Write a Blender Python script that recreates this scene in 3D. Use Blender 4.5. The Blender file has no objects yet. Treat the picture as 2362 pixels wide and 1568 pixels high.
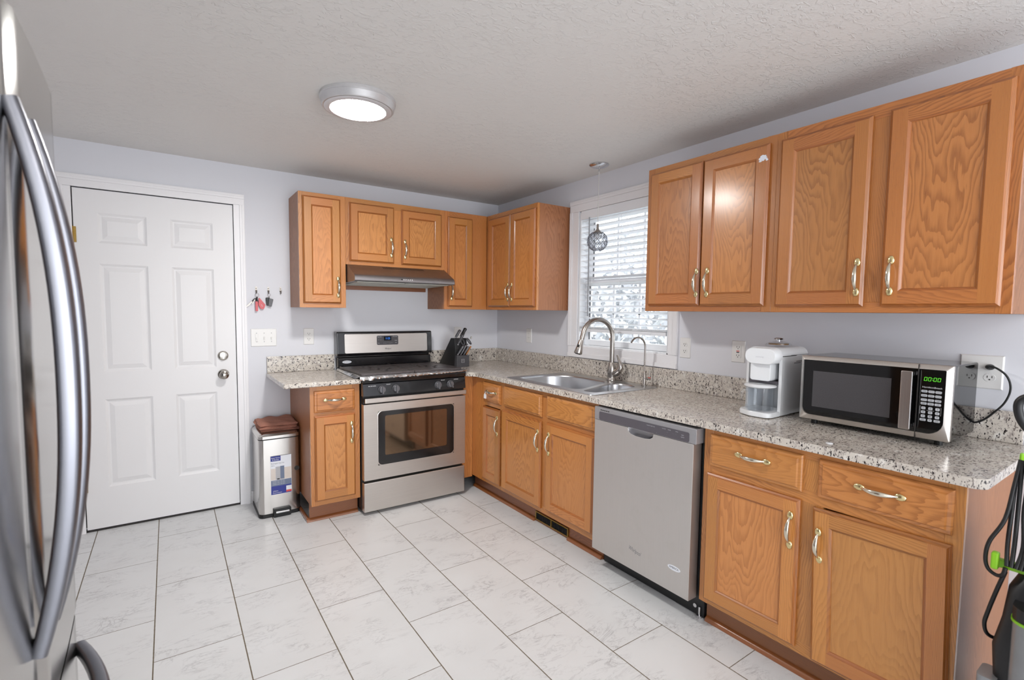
import bpy, bmesh, math, random
from mathutils import Vector, Matrix
random.seed(7)
S = bpy.context.scene
COL = S.collection
PI = math.pi

def lin(c):
    o = []
    for x in c[:3]:
        x = x/255.0
        o.append(x/12.92 if x <= 0.04045 else ((x+0.055)/1.055)**2.4)
    return tuple(o)+(1.0,)

# ------------------------------------------------------------------ camera
CAM = Vector((-2.484, -3.8257, 1.3604))
yaw, pitch, roll = 0.6063, -0.0666, 0.0115
def camera():
    r0 = Vector((math.cos(yaw), -math.sin(yaw), 0)); f0 = Vector((math.sin(yaw), math.cos(yaw), 0)); u0 = Vector((0, 0, 1))
    fw = f0*math.cos(pitch)+u0*math.sin(pitch); up = -f0*math.sin(pitch)+u0*math.cos(pitch)
    R = r0*math.cos(roll)+up*math.sin(roll); U = -r0*math.sin(roll)+up*math.cos(roll)
    cd = bpy.data.cameras.new('camera'); co = bpy.data.objects.new('camera', cd); COL.objects.link(co)
    M = Matrix((R, U, -fw)).transposed().to_4x4(); M.translation = CAM
    co.matrix_world = M
    cd.sensor_width = 36.0; cd.lens = 1143.48/2362*36.0
    cd.shift_y = 9.7/2362
    cd.clip_start = 0.05
    cd.dof.use_dof = True; cd.dof.focus_distance = 3.0; cd.dof.aperture_fstop = 4.5
    S.camera = co
camera()

# ------------------------------------------------------------------ world, light, exposure
W = bpy.data.worlds.new('world'); S.world = W; W.use_nodes = True
bg = W.node_tree.nodes['Background']; bg.inputs[0].default_value = (0.94, 0.97, 1.0, 1); bg.inputs[1].default_value = 4.0
S.view_settings.view_transform = 'Standard'; S.view_settings.look = 'None'
S.view_settings.exposure = -0.12; S.view_settings.gamma = 1.0; S.view_settings.use_curve_mapping = False
S.cycles.use_denoising = True; S.cycles.transparent_max_bounces = 32

def area(name, loc, rot, sx, sy, power, col):
    l = bpy.data.lights.new(name, 'AREA'); l.shape = 'RECTANGLE'; l.size = sx; l.size_y = sy; l.energy = power; l.color = col
    o = bpy.data.objects.new(name, l); o.location = loc; o.rotation_euler = rot; COL.objects.link(o); return o
LAMP_STRENGTH = 190.0
area('daylight_patio_opening', (-1.9, -6.95, 1.15), (PI/2, 0, 0), 2.9, 2.0, 70.0, (0.93, 0.96, 1.0))  # added fill light behind the camera, across the unseen rear wall opening
area('dining_room_ceiling_lamp', (-2.0, -5.4, 2.27), (0, 0, 0), 0.8, 0.8, 22.0, (1.0, 0.97, 0.93))  # added overhead fill behind the camera; no lamp is known there

# ------------------------------------------------------------------ node helpers
class NT:
    def __init__(s, name):
        s.m = bpy.data.materials.new(name); s.m.use_nodes = True; s.t = s.m.node_tree
        s.b = s.t.nodes['Principled BSDF']; s.out = s.t.nodes['Material Output']
    def n(s, typ, **kw):
        x = s.t.nodes.new(typ)
        for k, v in kw.items(): setattr(x, k, v)
        return x
    def link(s, a, b): s.t.links.new(a, b)
    def put(s, sock, v):
        if hasattr(v, 'is_output') or isinstance(v, bpy.types.NodeSocket): s.link(v, sock)
        else: sock.default_value = v
    def math(s, op, a, b=0.0, c=0.0):
        x = s.n('ShaderNodeMath', operation=op)
        s.put(x.inputs[0], a); s.put(x.inputs[1], b); s.put(x.inputs[2], c); return x.outputs[0]
    def comb(s, x, y, z):
        q = s.n('ShaderNodeCombineXYZ'); s.put(q.inputs[0], x); s.put(q.inputs[1], y); s.put(q.inputs[2], z); return q.outputs[0]
    def noise(s, vec, scale, detail=3.0, rough=0.5, dist=0.0):
        q = s.n('ShaderNodeTexNoise'); s.link(vec, q.inputs['Vector']); s.put(q.inputs['Scale'], scale)
        q.inputs['Detail'].default_value = detail; q.inputs['Roughness'].default_value = rough; q.inputs['Distortion'].default_value = dist
        return q.outputs[0]
    def ramp(s, v, stops, interp='LINEAR'):
        q = s.n('ShaderNodeValToRGB'); s.put(q.inputs[0], v); e = q.color_ramp.elements; q.color_ramp.interpolation = interp
        while len(e) < len(stops): e.new(0.5)
        for i, (p, c) in enumerate(stops):
            e[i].position = p; e[i].color = c if len(c) == 4 else tuple(c)+(1,)
        return q.outputs[0]
    def sstep(s, v, a, b):
        q = s.n('ShaderNodeMapRange', interpolation_type='SMOOTHSTEP'); s.put(q.inputs[0], v)
        q.inputs[1].default_value = a; q.inputs[2].default_value = b; return q.outputs[0]
    def mix(s, f, a, b, mode='MIX'):
        q = s.n('ShaderNodeMix', data_type='RGBA', blend_type=mode); s.put(q.inputs[0], f); s.put(q.inputs[6], a); s.put(q.inputs[7], b); return q.outputs[2]
    def bump(s, h, strength, dist=0.001):
        q = s.n('ShaderNodeBump'); q.inputs['Strength'].default_value = strength; q.inputs['Distance'].default_value = dist
        s.link(h, q.inputs['Height']); s.link(q.outputs[0], s.b.inputs['Normal'])
    def pos(s): return s.n('ShaderNodeNewGeometry').outputs['Position']
    def mapv(s, v, scale=(1, 1, 1), rot=(0, 0, 0), loc=(0, 0, 0)):
        q = s.n('ShaderNodeMapping'); s.link(v, q.inputs[0]); q.inputs[1].default_value = loc; q.inputs[2].default_value = rot; q.inputs[3].default_value = scale; return q.outputs[0]
    def set(s, **kw):
        for k, v in kw.items(): s.put(s.b.inputs[k.replace('_', ' ')], v)

def plain(name, rgb, rough=0.5, metal=0.0, coat=0.0, var=0.0, vscale=30.0, bump=0.0, bscale=200.0, emit=None, estr=0.0, alpha_noise=None):
    k = NT(name); c = lin(rgb)
    k.set(Base_Color=c, Roughness=rough, Metallic=metal)
    if coat: k.set(Coat_Weight=coat, Coat_Roughness=0.08)
    p = k.pos()
    if var:
        f = k.noise(p, vscale, 4)
        k.link(k.mix(f, tuple(x*(1-var) for x in c[:3])+(1,), tuple(min(1, x*(1+var)) for x in c[:3])+(1,)), k.b.inputs['Base Color'])
    if bump: k.bump(k.noise(p, bscale, 3), bump)
    if emit: k.set(Emission_Color=lin(emit), Emission_Strength=estr)
    return k.m

def wood_mat(name, light, mid, dark, gloss=0.2, coat=0.75, contrast=0.62):
    k = NT(name)
    uv = k.n('ShaderNodeUVMap', uv_map='grain').outputs[0]; bd = k.n('ShaderNodeUVMap', uv_map='board').outputs[0]
    s1 = k.n('ShaderNodeSeparateXYZ'); k.link(uv, s1.inputs[0]); U, V = s1.outputs[0], s1.outputs[1]
    s2 = k.n('ShaderNodeSeparateXYZ'); k.link(bd, s2.inputs[0]); A, B = s2.outputs[0], s2.outputs[1]
    z = k.math('MULTIPLY', A, 91.0)
    warp = k.noise(k.comb(k.math('MULTIPLY', U, 9.0), k.math('MULTIPLY', V, 2.6), z), 1.0, 2.0, 0.45)
    warp2 = k.noise(k.comb(k.math('MULTIPLY', U, 42.0), k.math('MULTIPLY', V, 5.0), z), 1.0, 2.0, 0.5)
    par = k.math('MULTIPLY', k.math('MULTIPLY', U, U), 15.0)
    g = k.math('ADD', k.math('ADD', k.math('MULTIPLY', V, 0.55), par), k.math('ADD', k.math('MULTIPLY', warp, 0.5), k.math('MULTIPLY', warp2, 0.10)))
    fr = k.math('FRACT', k.math('MULTIPLY', g, 21.0))
    band = k.math('MULTIPLY', k.sstep(fr, 0.25, 0.92), k.math('SUBTRACT', 1.0, k.sstep(fr, 0.93, 1.0)))
    amp = k.sstep(k.noise(k.comb(k.math('MULTIPLY', U, 5.0), k.math('MULTIPLY', V, 1.6), k.math('ADD', z, 7.0)), 1.0, 1.0), 0.25, 0.7)
    band = k.math('MULTIPLY', band, k.math('MULTIPLY_ADD', amp, 0.55, 0.35))
    pore = k.noise(k.comb(k.math('MULTIPLY', U, 900.0), k.math('MULTIPLY', V, 26.0), z), 1.0, 2.0, 0.6)
    pmask = k.math('MULTIPLY', k.sstep(pore, 0.52, 0.72), k.math('MULTIPLY_ADD', band, 0.75, 0.2))
    streak = k.noise(k.comb(k.math('MULTIPLY', U, 160.0), k.math('MULTIPLY', V, 2.2), z), 1.0, 3.0, 0.6)
    base = k.mix(k.math('MULTIPLY_ADD', streak, 0.9, 0.0), lin(light), lin(mid))
    c = k.mix(k.math('MULTIPLY', band, contrast), base, lin(dark))
    c = k.mix(k.math('MULTIPLY', pmask, 0.55), c, tuple(x*0.55 for x in lin(dark)[:3])+(1,))
    hs = k.n('ShaderNodeHueSaturation'); k.link(c, hs.inputs['Color'])
    k.link(k.math('MULTIPLY_ADD', B, 0.008, 0.496), hs.inputs['Hue'])
    k.link(k.math('MULTIPLY_ADD', A, 0.2, 0.82), hs.inputs['Value'])
    hs.inputs['Saturation'].default_value = 1.07; k.link(hs.outputs[0], k.b.inputs['Base Color'])
    k.set(Roughness=0.45, Coat_Weight=coat, Coat_Roughness=gloss)
    k.bump(k.math('ADD', pmask, k.math('MULTIPLY', band, 0.5)), -0.18, 0.0006)
    return k.m

def granite_mat():
    k = NT('speckled granite'); p = k.mapv(k.pos(), rot=(0.5, 0.35, 0.6), scale=(1.0, 1.0, 1.0))
    st = k.mapv(k.pos(), rot=(0.25, 0.55, 0.9), scale=(1.0, 1.9, 1.0))
    c = k.mix(k.noise(p, 14, 4, 0.6), lin((219, 212, 202)), lin((190, 181, 171)))
    c = k.mix(k.sstep(k.noise(p, 26, 3, 0.6), 0.55, 0.70), c, lin((228, 224, 217)))
    c = k.mix(k.math('MULTIPLY', k.sstep(k.noise(st, 34, 4, 0.65), 0.53, 0.65), 0.75), c, lin((158, 147, 142)))
    c = k.mix(k.math('MULTIPLY', k.sstep(k.noise(st, 62, 3, 0.6), 0.59, 0.64), 0.8), c, lin((104, 92, 88)))
    c = k.mix(k.sstep(k.noise(st, 88, 2, 0.55), 0.607, 0.64), c, lin((46, 40, 42)))
    c = k.mix(k.sstep(k.noise(st, 48, 2.5, 0.6), 0.638, 0.665), c, lin((40, 34, 37)))
    k.link(c, k.b.inputs['Base Color']); k.set(Roughness=0.16)
    return k.m

def floor_mat():
    k = NT('marble look floor tiles'); p = k.pos()
    s = k.n('ShaderNodeSeparateXYZ'); k.link(p, s.inputs[0]); X, Y = s.outputs[0], s.outputs[1]
    cx = k.math('DIVIDE', k.math('ADD', X, 1.962), 0.3035); ci = k.math('FLOOR', cx); fx = k.math('FRACT', k.math('ADD', cx, 100.0))
    odd = k.math('FLOORED_MODULO', ci, 2.0)
    ry = k.math('DIVIDE', k.math('ADD', Y, k.math('MULTIPLY_ADD', odd, 0.3115, 0.932)), 0.627)
    ri = k.math('FLOOR', ry); fy = k.math('FRACT', k.math('ADD', ry, 100.0))
    dx = k.math('MULTIPLY', k.math('MINIMUM', fx, k.math('SUBTRACT', 1.0, fx)), 0.3035)
    dy = k.math('MULTIPLY', k.math('MINIMUM', fy, k.math('SUBTRACT', 1.0, fy)), 0.627)
    wv = k.math('MULTIPLY_ADD', k.noise(p, 60, 2), 0.0012, -0.0006)
    gx = k.math('SUBTRACT', 1.0, k.sstep(k.math('ADD', dx, wv), 0.0016, 0.0027))
    gy = k.math('SUBTRACT', 1.0, k.sstep(k.math('ADD', dy, wv), 0.0010, 0.0020))
    gr = k.math('MAXIMUM', gx, gy)
    wn = k.n('ShaderNodeTexWhiteNoise', noise_dimensions='2D'); k.link(k.comb(ci, ri, 0.0), wn.inputs[0])
    rnd = wn.outputs[0]
    vp = k.n('ShaderNodeVectorMath', operation='ADD'); k.link(p, vp.inputs[0]); k.link(k.comb(k.math('MULTIPLY', rnd, 31.0), k.math('MULTIPLY', rnd, 57.0), k.math('MULTIPLY', rnd, 13.0)), vp.inputs[1])
    vv = k.mapv(vp.outputs[0], rot=(0, 0, 0.5), scale=(1.0, 2.6, 1.0))
    n1 = k.noise(vv, 3.2, 6, 0.62, 0.9); n2 = k.noise(vv, 7.5, 5, 0.65, 0.8)
    r1 = k.math('SUBTRACT', 1.0, k.sstep(k.math('ABSOLUTE', k.math('SUBTRACT', n1, 0.5)), 0.0, 0.022))
    r2 = k.math('SUBTRACT', 1.0, k.sstep(k.math('ABSOLUTE', k.math('SUBTRACT', n2, 0.52)), 0.0, 0.03))
    msk = k.sstep(k.noise(vp.outputs[0], 6.0, 3), 0.42, 0.62)
    v = k.math('MULTIPLY', k.math('ADD', k.math('MULTIPLY', r1, 0.55), k.math('MULTIPLY', r2, 0.4)), msk)
    cl = k.noise(vp.outputs[0], 4.0, 4)
    base = k.mix(cl, lin((223, 224, 225)), lin((209, 209, 209)))
    base = k.mix(k.math('MULTIPLY_ADD', rnd, 0.16, 0.0), base, lin((206, 206, 208)))
    c = k.mix(k.math('MULTIPLY', v, 0.7), base, lin((150, 148, 150)))
    c = k.mix(gr, c, lin((104, 92, 74)))
    k.link(c, k.b.inputs['Base Color'])
    k.link(k.math('MULTIPLY_ADD', gr, 0.4, 0.36), k.b.inputs['Roughness'])
    k.bump(k.math('SUBTRACT', k.math('MULTIPLY', k.noise(p, 16, 3), 0.25), gr), 0.35, 0.0015)
    return k.m

def ceiling_mat():
    k = NT('knockdown textured ceiling paint'); p = k.pos()
    v = k.mapv(p, rot=(0, 0, 0.7), scale=(1.0, 1.7, 1.0))
    n = k.noise(v, 24, 4, 0.62, 1.2); msk = k.sstep(k.noise(p, 1.6, 2), 0.35, 0.7)
    h = k.math('MULTIPLY', k.sstep(n, 0.53, 0.6), k.math('MULTIPLY_ADD', msk, 0.85, 0.15))
    h2 = k.math('ADD', h, k.math('MULTIPLY', k.noise(p, 110, 2), 0.35))
    k.set(Base_Color=lin((227, 225, 222)), Roughness=0.8); k.bump(h2, 0.5, 0.006)
    return k.m

def steel_mat(name, rgb, rough, axis='z', var=0.1, blotch=0.0):
    k = NT(name); p = k.pos()
    sc = {'z': (420, 420, 4), 'x': (4, 420, 420), 'y': (420, 4, 420)}[axis]
    n = k.noise(k.mapv(p, scale=sc), 1.0, 3)
    c = lin(rgb)
    base = k.mix(n, tuple(x*(1-var) for x in c[:3])+(1,), tuple(min(1, x*(1+var)) for x in c[:3])+(1,))
    if blotch:
        b = k.sstep(k.noise(p, 14, 5, 0.65), 0.5, 0.75)
        base = k.mix(k.math('MULTIPLY', b, blotch), base, lin((205, 203, 198)))
    k.link(base, k.b.inputs['Base Color'])
    k.link(k.math('MULTIPLY_ADD', n, 0.06, rough-0.03), k.b.inputs['Roughness']); k.set(Metallic=1.0)
    k.bump(n, 0.02, 0.0002)
    return k.m

def glass_mat(name, tint=(1, 1, 1), thin=True, rough=0.0):
    k = NT(name)
    tr = k.n('ShaderNodeBsdfTransparent'); tr.inputs[0].default_value = tuple(tint)+(1,)
    gl = k.n('ShaderNodeBsdfGlossy'); gl.inputs['Roughness'].default_value = 0.02+rough
    lw = k.n('ShaderNodeLayerWeight'); lw.inputs[0].default_value = 0.5
    fr_ = k.math('MULTIPLY_ADD', k.math('POWER', lw.outputs[1], 5.0), 0.9, 0.04)
    mx = k.n('ShaderNodeMixShader'); k.link(fr_, mx.inputs[0]); k.link(tr.outputs[0], mx.inputs[1]); k.link(gl.outputs[0], mx.inputs[2])
    k.link(mx.outputs[0], k.out.inputs[0]); return k.m

MT = {}
MT['oak'] = wood_mat('honey oak', (208, 146, 91), (192, 127, 75), (146, 88, 46))
MT['oak_panel'] = wood_mat('honey oak door panel', (211, 151, 95), (196, 132, 79), (153, 95, 51), contrast=0.46)
MT['oak2'] = wood_mat('oak upper cabinets', (197, 134, 82), (180, 115, 67), (132, 78, 41))
MT['oak2_panel'] = wood_mat('oak upper door panel', (200, 140, 87), (183, 120, 71), (138, 84, 45))
MT['oak_edge'] = wood_mat('darker stained oak moulding', (180, 116, 66), (162, 99, 55), (120, 70, 36))
MT['oak_side'] = wood_mat('oak veneer side', (178, 126, 92), (162, 109, 76), (134, 86, 58), 0.5, 0.12)  # veneer colour toned down to carry the shade on the near end panel
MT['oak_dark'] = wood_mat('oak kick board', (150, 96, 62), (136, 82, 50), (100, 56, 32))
MT['granite'] = granite_mat()
MT['floor'] = floor_mat()
MT['ceiling'] = ceiling_mat()
MT['wall'] = plain('pale lavender blue wall paint', (222, 223, 229), 0.7, bump=0.08, bscale=260)
MT['trimw'] = plain('white trim paint', (240, 239, 241), 0.35, bump=0.03, bscale=120)
MT['doorw'] = plain('white door paint', (234, 233, 234), 0.4, bump=0.03, bscale=90)
MT['vinyl'] = plain('white vinyl', (238, 240, 243), 0.35, bump=0.02)
MT['slat'] = plain('white blind slat', (240, 242, 246), 0.45, bump=0.02)
MT['plate'] = plain('white switch plate plastic', (232, 231, 229), 0.3, bump=0.01)
MT['screen'] = plain('perforated oven screen', (66, 64, 66), 0.1, coat=0.5, var=0.25, vscale=420)
MT['slot'] = plain('dark slot', (40, 36, 34), 0.6, bump=0.02)
MT['black'] = plain('black enamel', (16, 16, 19), 0.16, coat=0.4, var=0.2)
MT['blackm'] = plain('black plastic', (22, 22, 24), 0.42, var=0.2, bump=0.04)
MT['blackg'] = plain('black glass', (8, 8, 9), 0.05, var=0.1)
MT['rubber'] = plain('black rubber', (14, 14, 15), 0.5, bump=0.03)
MT['iron'] = plain('worn grey black cooktop plate', (96, 90, 90), 0.33, metal=0.55, var=0.4, vscale=60, bump=0.1)
MT['steel'] = steel_mat('brushed stainless', (204, 199, 194), 0.32, 'x', 0.08, 0.25)
MT['steelv'] = steel_mat('brushed stainless upright grain', (206, 203, 200), 0.2, 'z', 0.025, 0.0)
MT['steeldw'] = steel_mat('dull stainless dishwasher', (212, 209, 206), 0.5, 'z', 0.04, 0.4)
MT['fridge'] = steel_mat('fridge stainless', (176, 175, 173), 0.17, 'z', 0.05)
MT['fhandle'] = steel_mat('fridge handle metal', (128, 129, 136), 0.3, 'z', 0.05)
MT['sink'] = steel_mat('sink stainless', (192, 193, 196), 0.3, 'y', 0.05)
MT['hood'] = steel_mat('range hood steel', (150, 146, 147), 0.42, 'x', 0.12, 0.15)
MT['nickel'] = steel_mat('brushed nickel', (176, 170, 164), 0.26, 'z', 0.05)
MT['chrome'] = plain('chrome', (214, 214, 216), 0.07, metal=1.0, var=0.02)
MT['satin'] = plain('satin nickel knob', (172, 167, 160), 0.16, metal=1.0, var=0.03)
MT['hookm'] = plain('small hook metal', (138, 132, 126), 0.28, metal=1.0, var=0.05)
MT['brass'] = plain('pale brass', (226, 209, 158), 0.2, metal=1.0, var=0.06, vscale=200)
MT['brass2'] = plain('silvery brass', (222, 214, 196), 0.17, metal=1.0, var=0.05, vscale=200)
MT['hinge'] = plain('aged brass hinge', (160, 130, 70), 0.35, metal=1.0, var=0.2, vscale=200)
MT['console'] = plain('silver grey console', (166, 165, 168), 0.35, metal=0.5, var=0.03)
MT['consoled'] = plain('dark grey console', (88, 84, 90), 0.3, var=0.05)
MT['dgrey'] = plain('dark grey panel', (70, 69, 73), 0.28, var=0.05)
MT['knobg'] = plain('grey knob', (104, 104, 108), 0.35, metal=0.4, var=0.04)
MT['whitep'] = plain('glossy white plastic', (236, 238, 240), 0.22, coat=0.3, var=0.01)
MT['greyp'] = plain('grey plastic', (146, 148, 152), 0.4, var=0.06)
MT['green'] = plain('lime green plastic', (132, 190, 32), 0.35, var=0.05)
MT['foil'] = plain('crumpled aluminium foil', (216, 216, 216), 0.22, metal=1.0, var=0.1, vscale=80, bump=0.8, bscale=220)
MT['filter'] = plain('hood filter mesh', (196, 196, 184), 0.5, metal=0.3, var=0.1, vscale=40, bump=0.3, bscale=700)
MT['towel'] = plain('brown towel cloth', (168, 116, 98), 0.95, var=0.25, vscale=160, bump=0.8, bscale=420)
MT['pink'] = plain('pink leather', (214, 106, 112), 0.5, var=0.06, bump=0.05)
MT['paper'] = plain('white label paper', (226, 229, 236), 0.5, var=0.02)
MT['blue'] = plain('label blue', (48, 58, 140), 0.5, var=0.04)
MT['bluegrey'] = plain('label blue grey', (110, 122, 146), 0.5, var=0.06)
MT['red'] = plain('label red', (214, 84, 74), 0.5, var=0.04)
MT['tan'] = plain('label tan', (214, 204, 196), 0.5, var=0.08)
MT['ink'] = plain('black ink', (34, 33, 36), 0.5, var=0.05)
MT['inkgrey'] = plain('grey ink', (120, 120, 124), 0.5, var=0.05)
MT['inkwhite'] = plain('white ink', (226, 226, 228), 0.5, var=0.02)
MT['btn'] = plain('pale keypad button', (196, 198, 202), 0.4, var=0.02)
MT['ledg'] = plain('green led', (40, 120, 20), 0.5, emit=(120, 255, 60), estr=0.75)
MT['ledb'] = plain('blue led', (20, 60, 160), 0.5, emit=(60, 150, 255), estr=1.1)
MT['brownlid'] = plain('translucent brown lid', (120, 92, 60), 0.15, var=0.2)
MT['woodh'] = plain('wooden handle', (176, 116, 66), 0.5, var=0.15, vscale=120)
MT['glass'] = glass_mat('window glass')
MT['jug'] = glass_mat('clear jug glass', (0.96, 0.97, 0.98))
MT['smoke'] = glass_mat('smoked tank plastic', (0.62, 0.64, 0.66), rough=0.1)
MT['tank'] = plain('grey translucent tank', (122, 124, 126), 0.22, coat=0.4, var=0.25, vscale=9)
MT['ovenglass'] = plain('oven door glass', (122, 100, 80), 0.06, metal=0.9, var=0.15, vscale=6)
k_ = NT('lamp diffuser'); k_.set(Base_Color=(1, 1, 1, 1), Emission_Color=(1.0, 0.985, 0.96, 1), Emission_Strength=LAMP_STRENGTH); MT['lamp'] = k_.m
MT['lamprim'] = plain('brushed silver lamp rim', (206, 205, 206), 0.4, metal=0.45, var=0.04, vscale=60)
MT['rim'] = plain('frosted lamp rim', (214, 212, 214), 0.4, metal=0.2, var=0.03)
MT['leaf'] = plain('pale frosted leaves', (198, 201, 205), 0.8, var=0.3, vscale=9)  # leaf colour paled to imitate overexposed daylight outside
MT['lawn'] = plain('pale winter lawn', (176, 180, 172), 0.9, var=0.2, vscale=4, bump=0.2, bscale=40)
MT['siding'] = plain('white fence boards', (222, 224, 226), 0.7, var=0.04)
MT['crystal'] = glass_mat('crystal bead', (0.93, 0.94, 0.96))
MT['cord'] = plain('clear pendant cord', (206, 204, 200), 0.35, var=0.02)
MT['wallfar'] = plain('beige dining room wall', (208, 204, 200), 0.8, bump=0.05)
MT['caulk'] = plain('cream caulk', (208, 192, 160), 0.5, var=0.1)

# ------------------------------------------------------------------ mesh helpers
def TB(u, v, w): return (u, -w, v)          # back wall: u right, v up, w into the room
def TR(u, v, w): return (-w, -u, v)         # right wall: u towards the camera
def TF(u, v, w): return (w, u, v)           # faces +x
def TI(u, v, w): return (u, v, w)
LOC = {}

class MB:
    def __init__(s, T=TI): s.v = []; s.f = []; s.uv = []; s.bd = []; s.mi = []; s.T = T
    def quad(s, pts, m=0, uv=None, bd=(0.5, 0.5), raw=False):
        i = len(s.v); s.v += [p if raw else s.T(*p) for p in pts]
        s.f.append(list(range(i, i+len(pts)))); s.uv.append(uv or [(0, 0)]*len(pts)); s.bd.append(bd); s.mi.append(m)
    def board(s): return (random.random(), random.random())
    def wuv(s, pts, grain, ctr, sh, fl, off):
        # uv for a list of local pts: V along grain axis, U across (largest other spread)
        oth = [a for a in range(3) if a != grain]
        spread = [max(p[a] for p in pts)-min(p[a] for p in pts) for a in oth]
        a = oth[0] if spread[0] >= spread[1] else oth[1]
        return [((p[a]-ctr[a])+sh, (p[grain]*fl)+off) for p in pts]
    def box(s, u0, u1, v0, v1, w0, w1, m=0, grain=None, sh=None, skip=''):
        P = lambda a, b, c: ((u0, u1)[a], (v0, v1)[b], (w0, w1)[c])
        F = {'f': [P(0,0,1),P(1,0,1),P(1,1,1),P(0,1,1)], 'k': [P(1,0,0),P(0,0,0),P(0,1,0),P(1,1,0)],
             'l': [P(0,0,0),P(0,0,1),P(0,1,1),P(0,1,0)], 'r': [P(1,0,1),P(1,0,0),P(1,1,0),P(1,1,1)],
             't': [P(0,1,1),P(1,1,1),P(1,1,0),P(0,1,0)], 'b': [P(0,0,0),P(1,0,0),P(1,0,1),P(0,0,1)]}
        bd = s.board(); ctr = ((u0+u1)/2, (v0+v1)/2, (w0+w1)/2)
        if sh is None: sh = random.choice((-1, 1))*random.uniform(0.13, 0.3)
        fl = random.choice((-1, 1)); off = random.uniform(0, 3)
        for key, pts in F.items():
            if key in skip: continue
            s.quad(pts, m, s.wuv(pts, grain, ctr, sh, fl, off) if grain is not None else None, bd)
    def loft(s, loops, m=0, close=True, cap0=False, cap1=False):
        for a, b in zip(loops[:-1], loops[1:]):
            n = len(a)
            for i in range(n if close else n-1):
                j = (i+1) % n; s.quad([a[i], a[j], b[j], b[i]], m)
        if cap0: s.quad(loops[0][::-1], m)
        if cap1: s.quad(loops[-1], m)
    def prism(s, poly, w0, w1, m=0):
        s.loft([[(x, y, w0) for x, y in poly], [(x, y, w1) for x, y in poly]], m, True, True, True)
    def lathe(s, prof, c=(0, 0, 0), ax=2, seg=32, m=0):
        # prof [(r, h)] around axis ax through c (local)
        o = [a for a in range(3) if a != ax]; loops = []
        for r, h in prof:
            L = []
            for i in range(seg):
                t = 2*PI*i/seg; p = list(c); p[o[0]] += r*math.cos(t); p[o[1]] += r*math.sin(t); p[ax] += h; L.append(tuple(p))
            loops.append(L)
        s.loft(loops, m, True, prof[0][0] > 1e-6, prof[-1][0] > 1e-6)
    def tube(s, path, rad, seg=12, m=0, ref=None, sq=1.0):
        path = [Vector(p) for p in path]; n = len(path); loops = []
        if not isinstance(rad, (list, tuple)): rad = [rad]*n
        nrm = None
        for i, p in enumerate(path):
            t = (path[min(i+1, n-1)]-path[max(i-1, 0)]).normalized()
            if nrm is None:
                r = Vector(ref) if ref else (Vector((0, 0, 1)) if abs(t.z) < 0.9 else Vector((1, 0, 0)))
                nrm = (r-t*r.dot(t)).normalized()
            else:
                r = Vector(ref) if ref else nrm
                q = r-t*r.dot(t)
                nrm = q.normalized() if q.length > 1e-5 else nrm
            b = t.cross(nrm); ra = rad[i]; ra = ra if isinstance(ra, (list, tuple)) else (ra, ra)
            L = []
            for j in range(seg):
                a = 2*PI*j/seg; ca, sa = math.cos(a), math.sin(a)
                if sq != 1.0: ca = math.copysign(abs(ca)**sq, ca); sa = math.copysign(abs(sa)**sq, sa)
                L.append(tuple(p+nrm*(ra[0]*ca)+b*(ra[1]*sa)))
            loops.append(L)
        s.loft(loops, m, True, True, True)
    def ball(s, c, r, seg=12, rings=8, m=0):
        r = r if isinstance(r, (list, tuple)) else (r, r, r); loops = []
        for i in range(1, rings):
            t = PI*i/rings
            loops.append([(c[0]+r[0]*math.sin(t)*math.cos(2*PI*j/seg), c[1]+r[1]*math.sin(t)*math.sin(2*PI*j/seg), c[2]-r[2]*math.cos(t)) for j in range(seg)])
        s.loft(loops, m)
        for j in range(seg):
            k = (j+1) % seg
            s.quad([(c[0], c[1], c[2]-r[2]), loops[0][k], loops[0][j]], m); s.quad([(c[0], c[1], c[2]+r[2]), loops[-1][j], loops[-1][k]], m)
    def face_holes(s, u0, u1, v0, v1, w, holes, m=0):
        us = sorted({u0, u1, *[h[0] for h in holes], *[h[1] for h in holes]}); vs = sorted({v0, v1, *[h[2] for h in holes], *[h[3] for h in holes]})
        for a, b in zip(us[:-1], us[1:]):
            for c, d in zip(vs[:-1], vs[1:]):
                mu, mv = (a+b)/2, (c+d)/2
                if any(h[0] < mu < h[1] and h[2] < mv < h[3] for h in holes): continue
                s.quad([(a, c, w), (b, c, w), (b, d, w), (a, d, w)], m)
    def rects(s, steps, m=0, cap=True):
        # steps: [(u0,u1,v0,v1,w)] successive rectangle loops
        L = [[(a, c, w), (b, c, w), (b, d, w), (a, d, w)] for a, b, c, d, w in steps]
        s.loft(L, m, True, False, cap)

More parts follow.
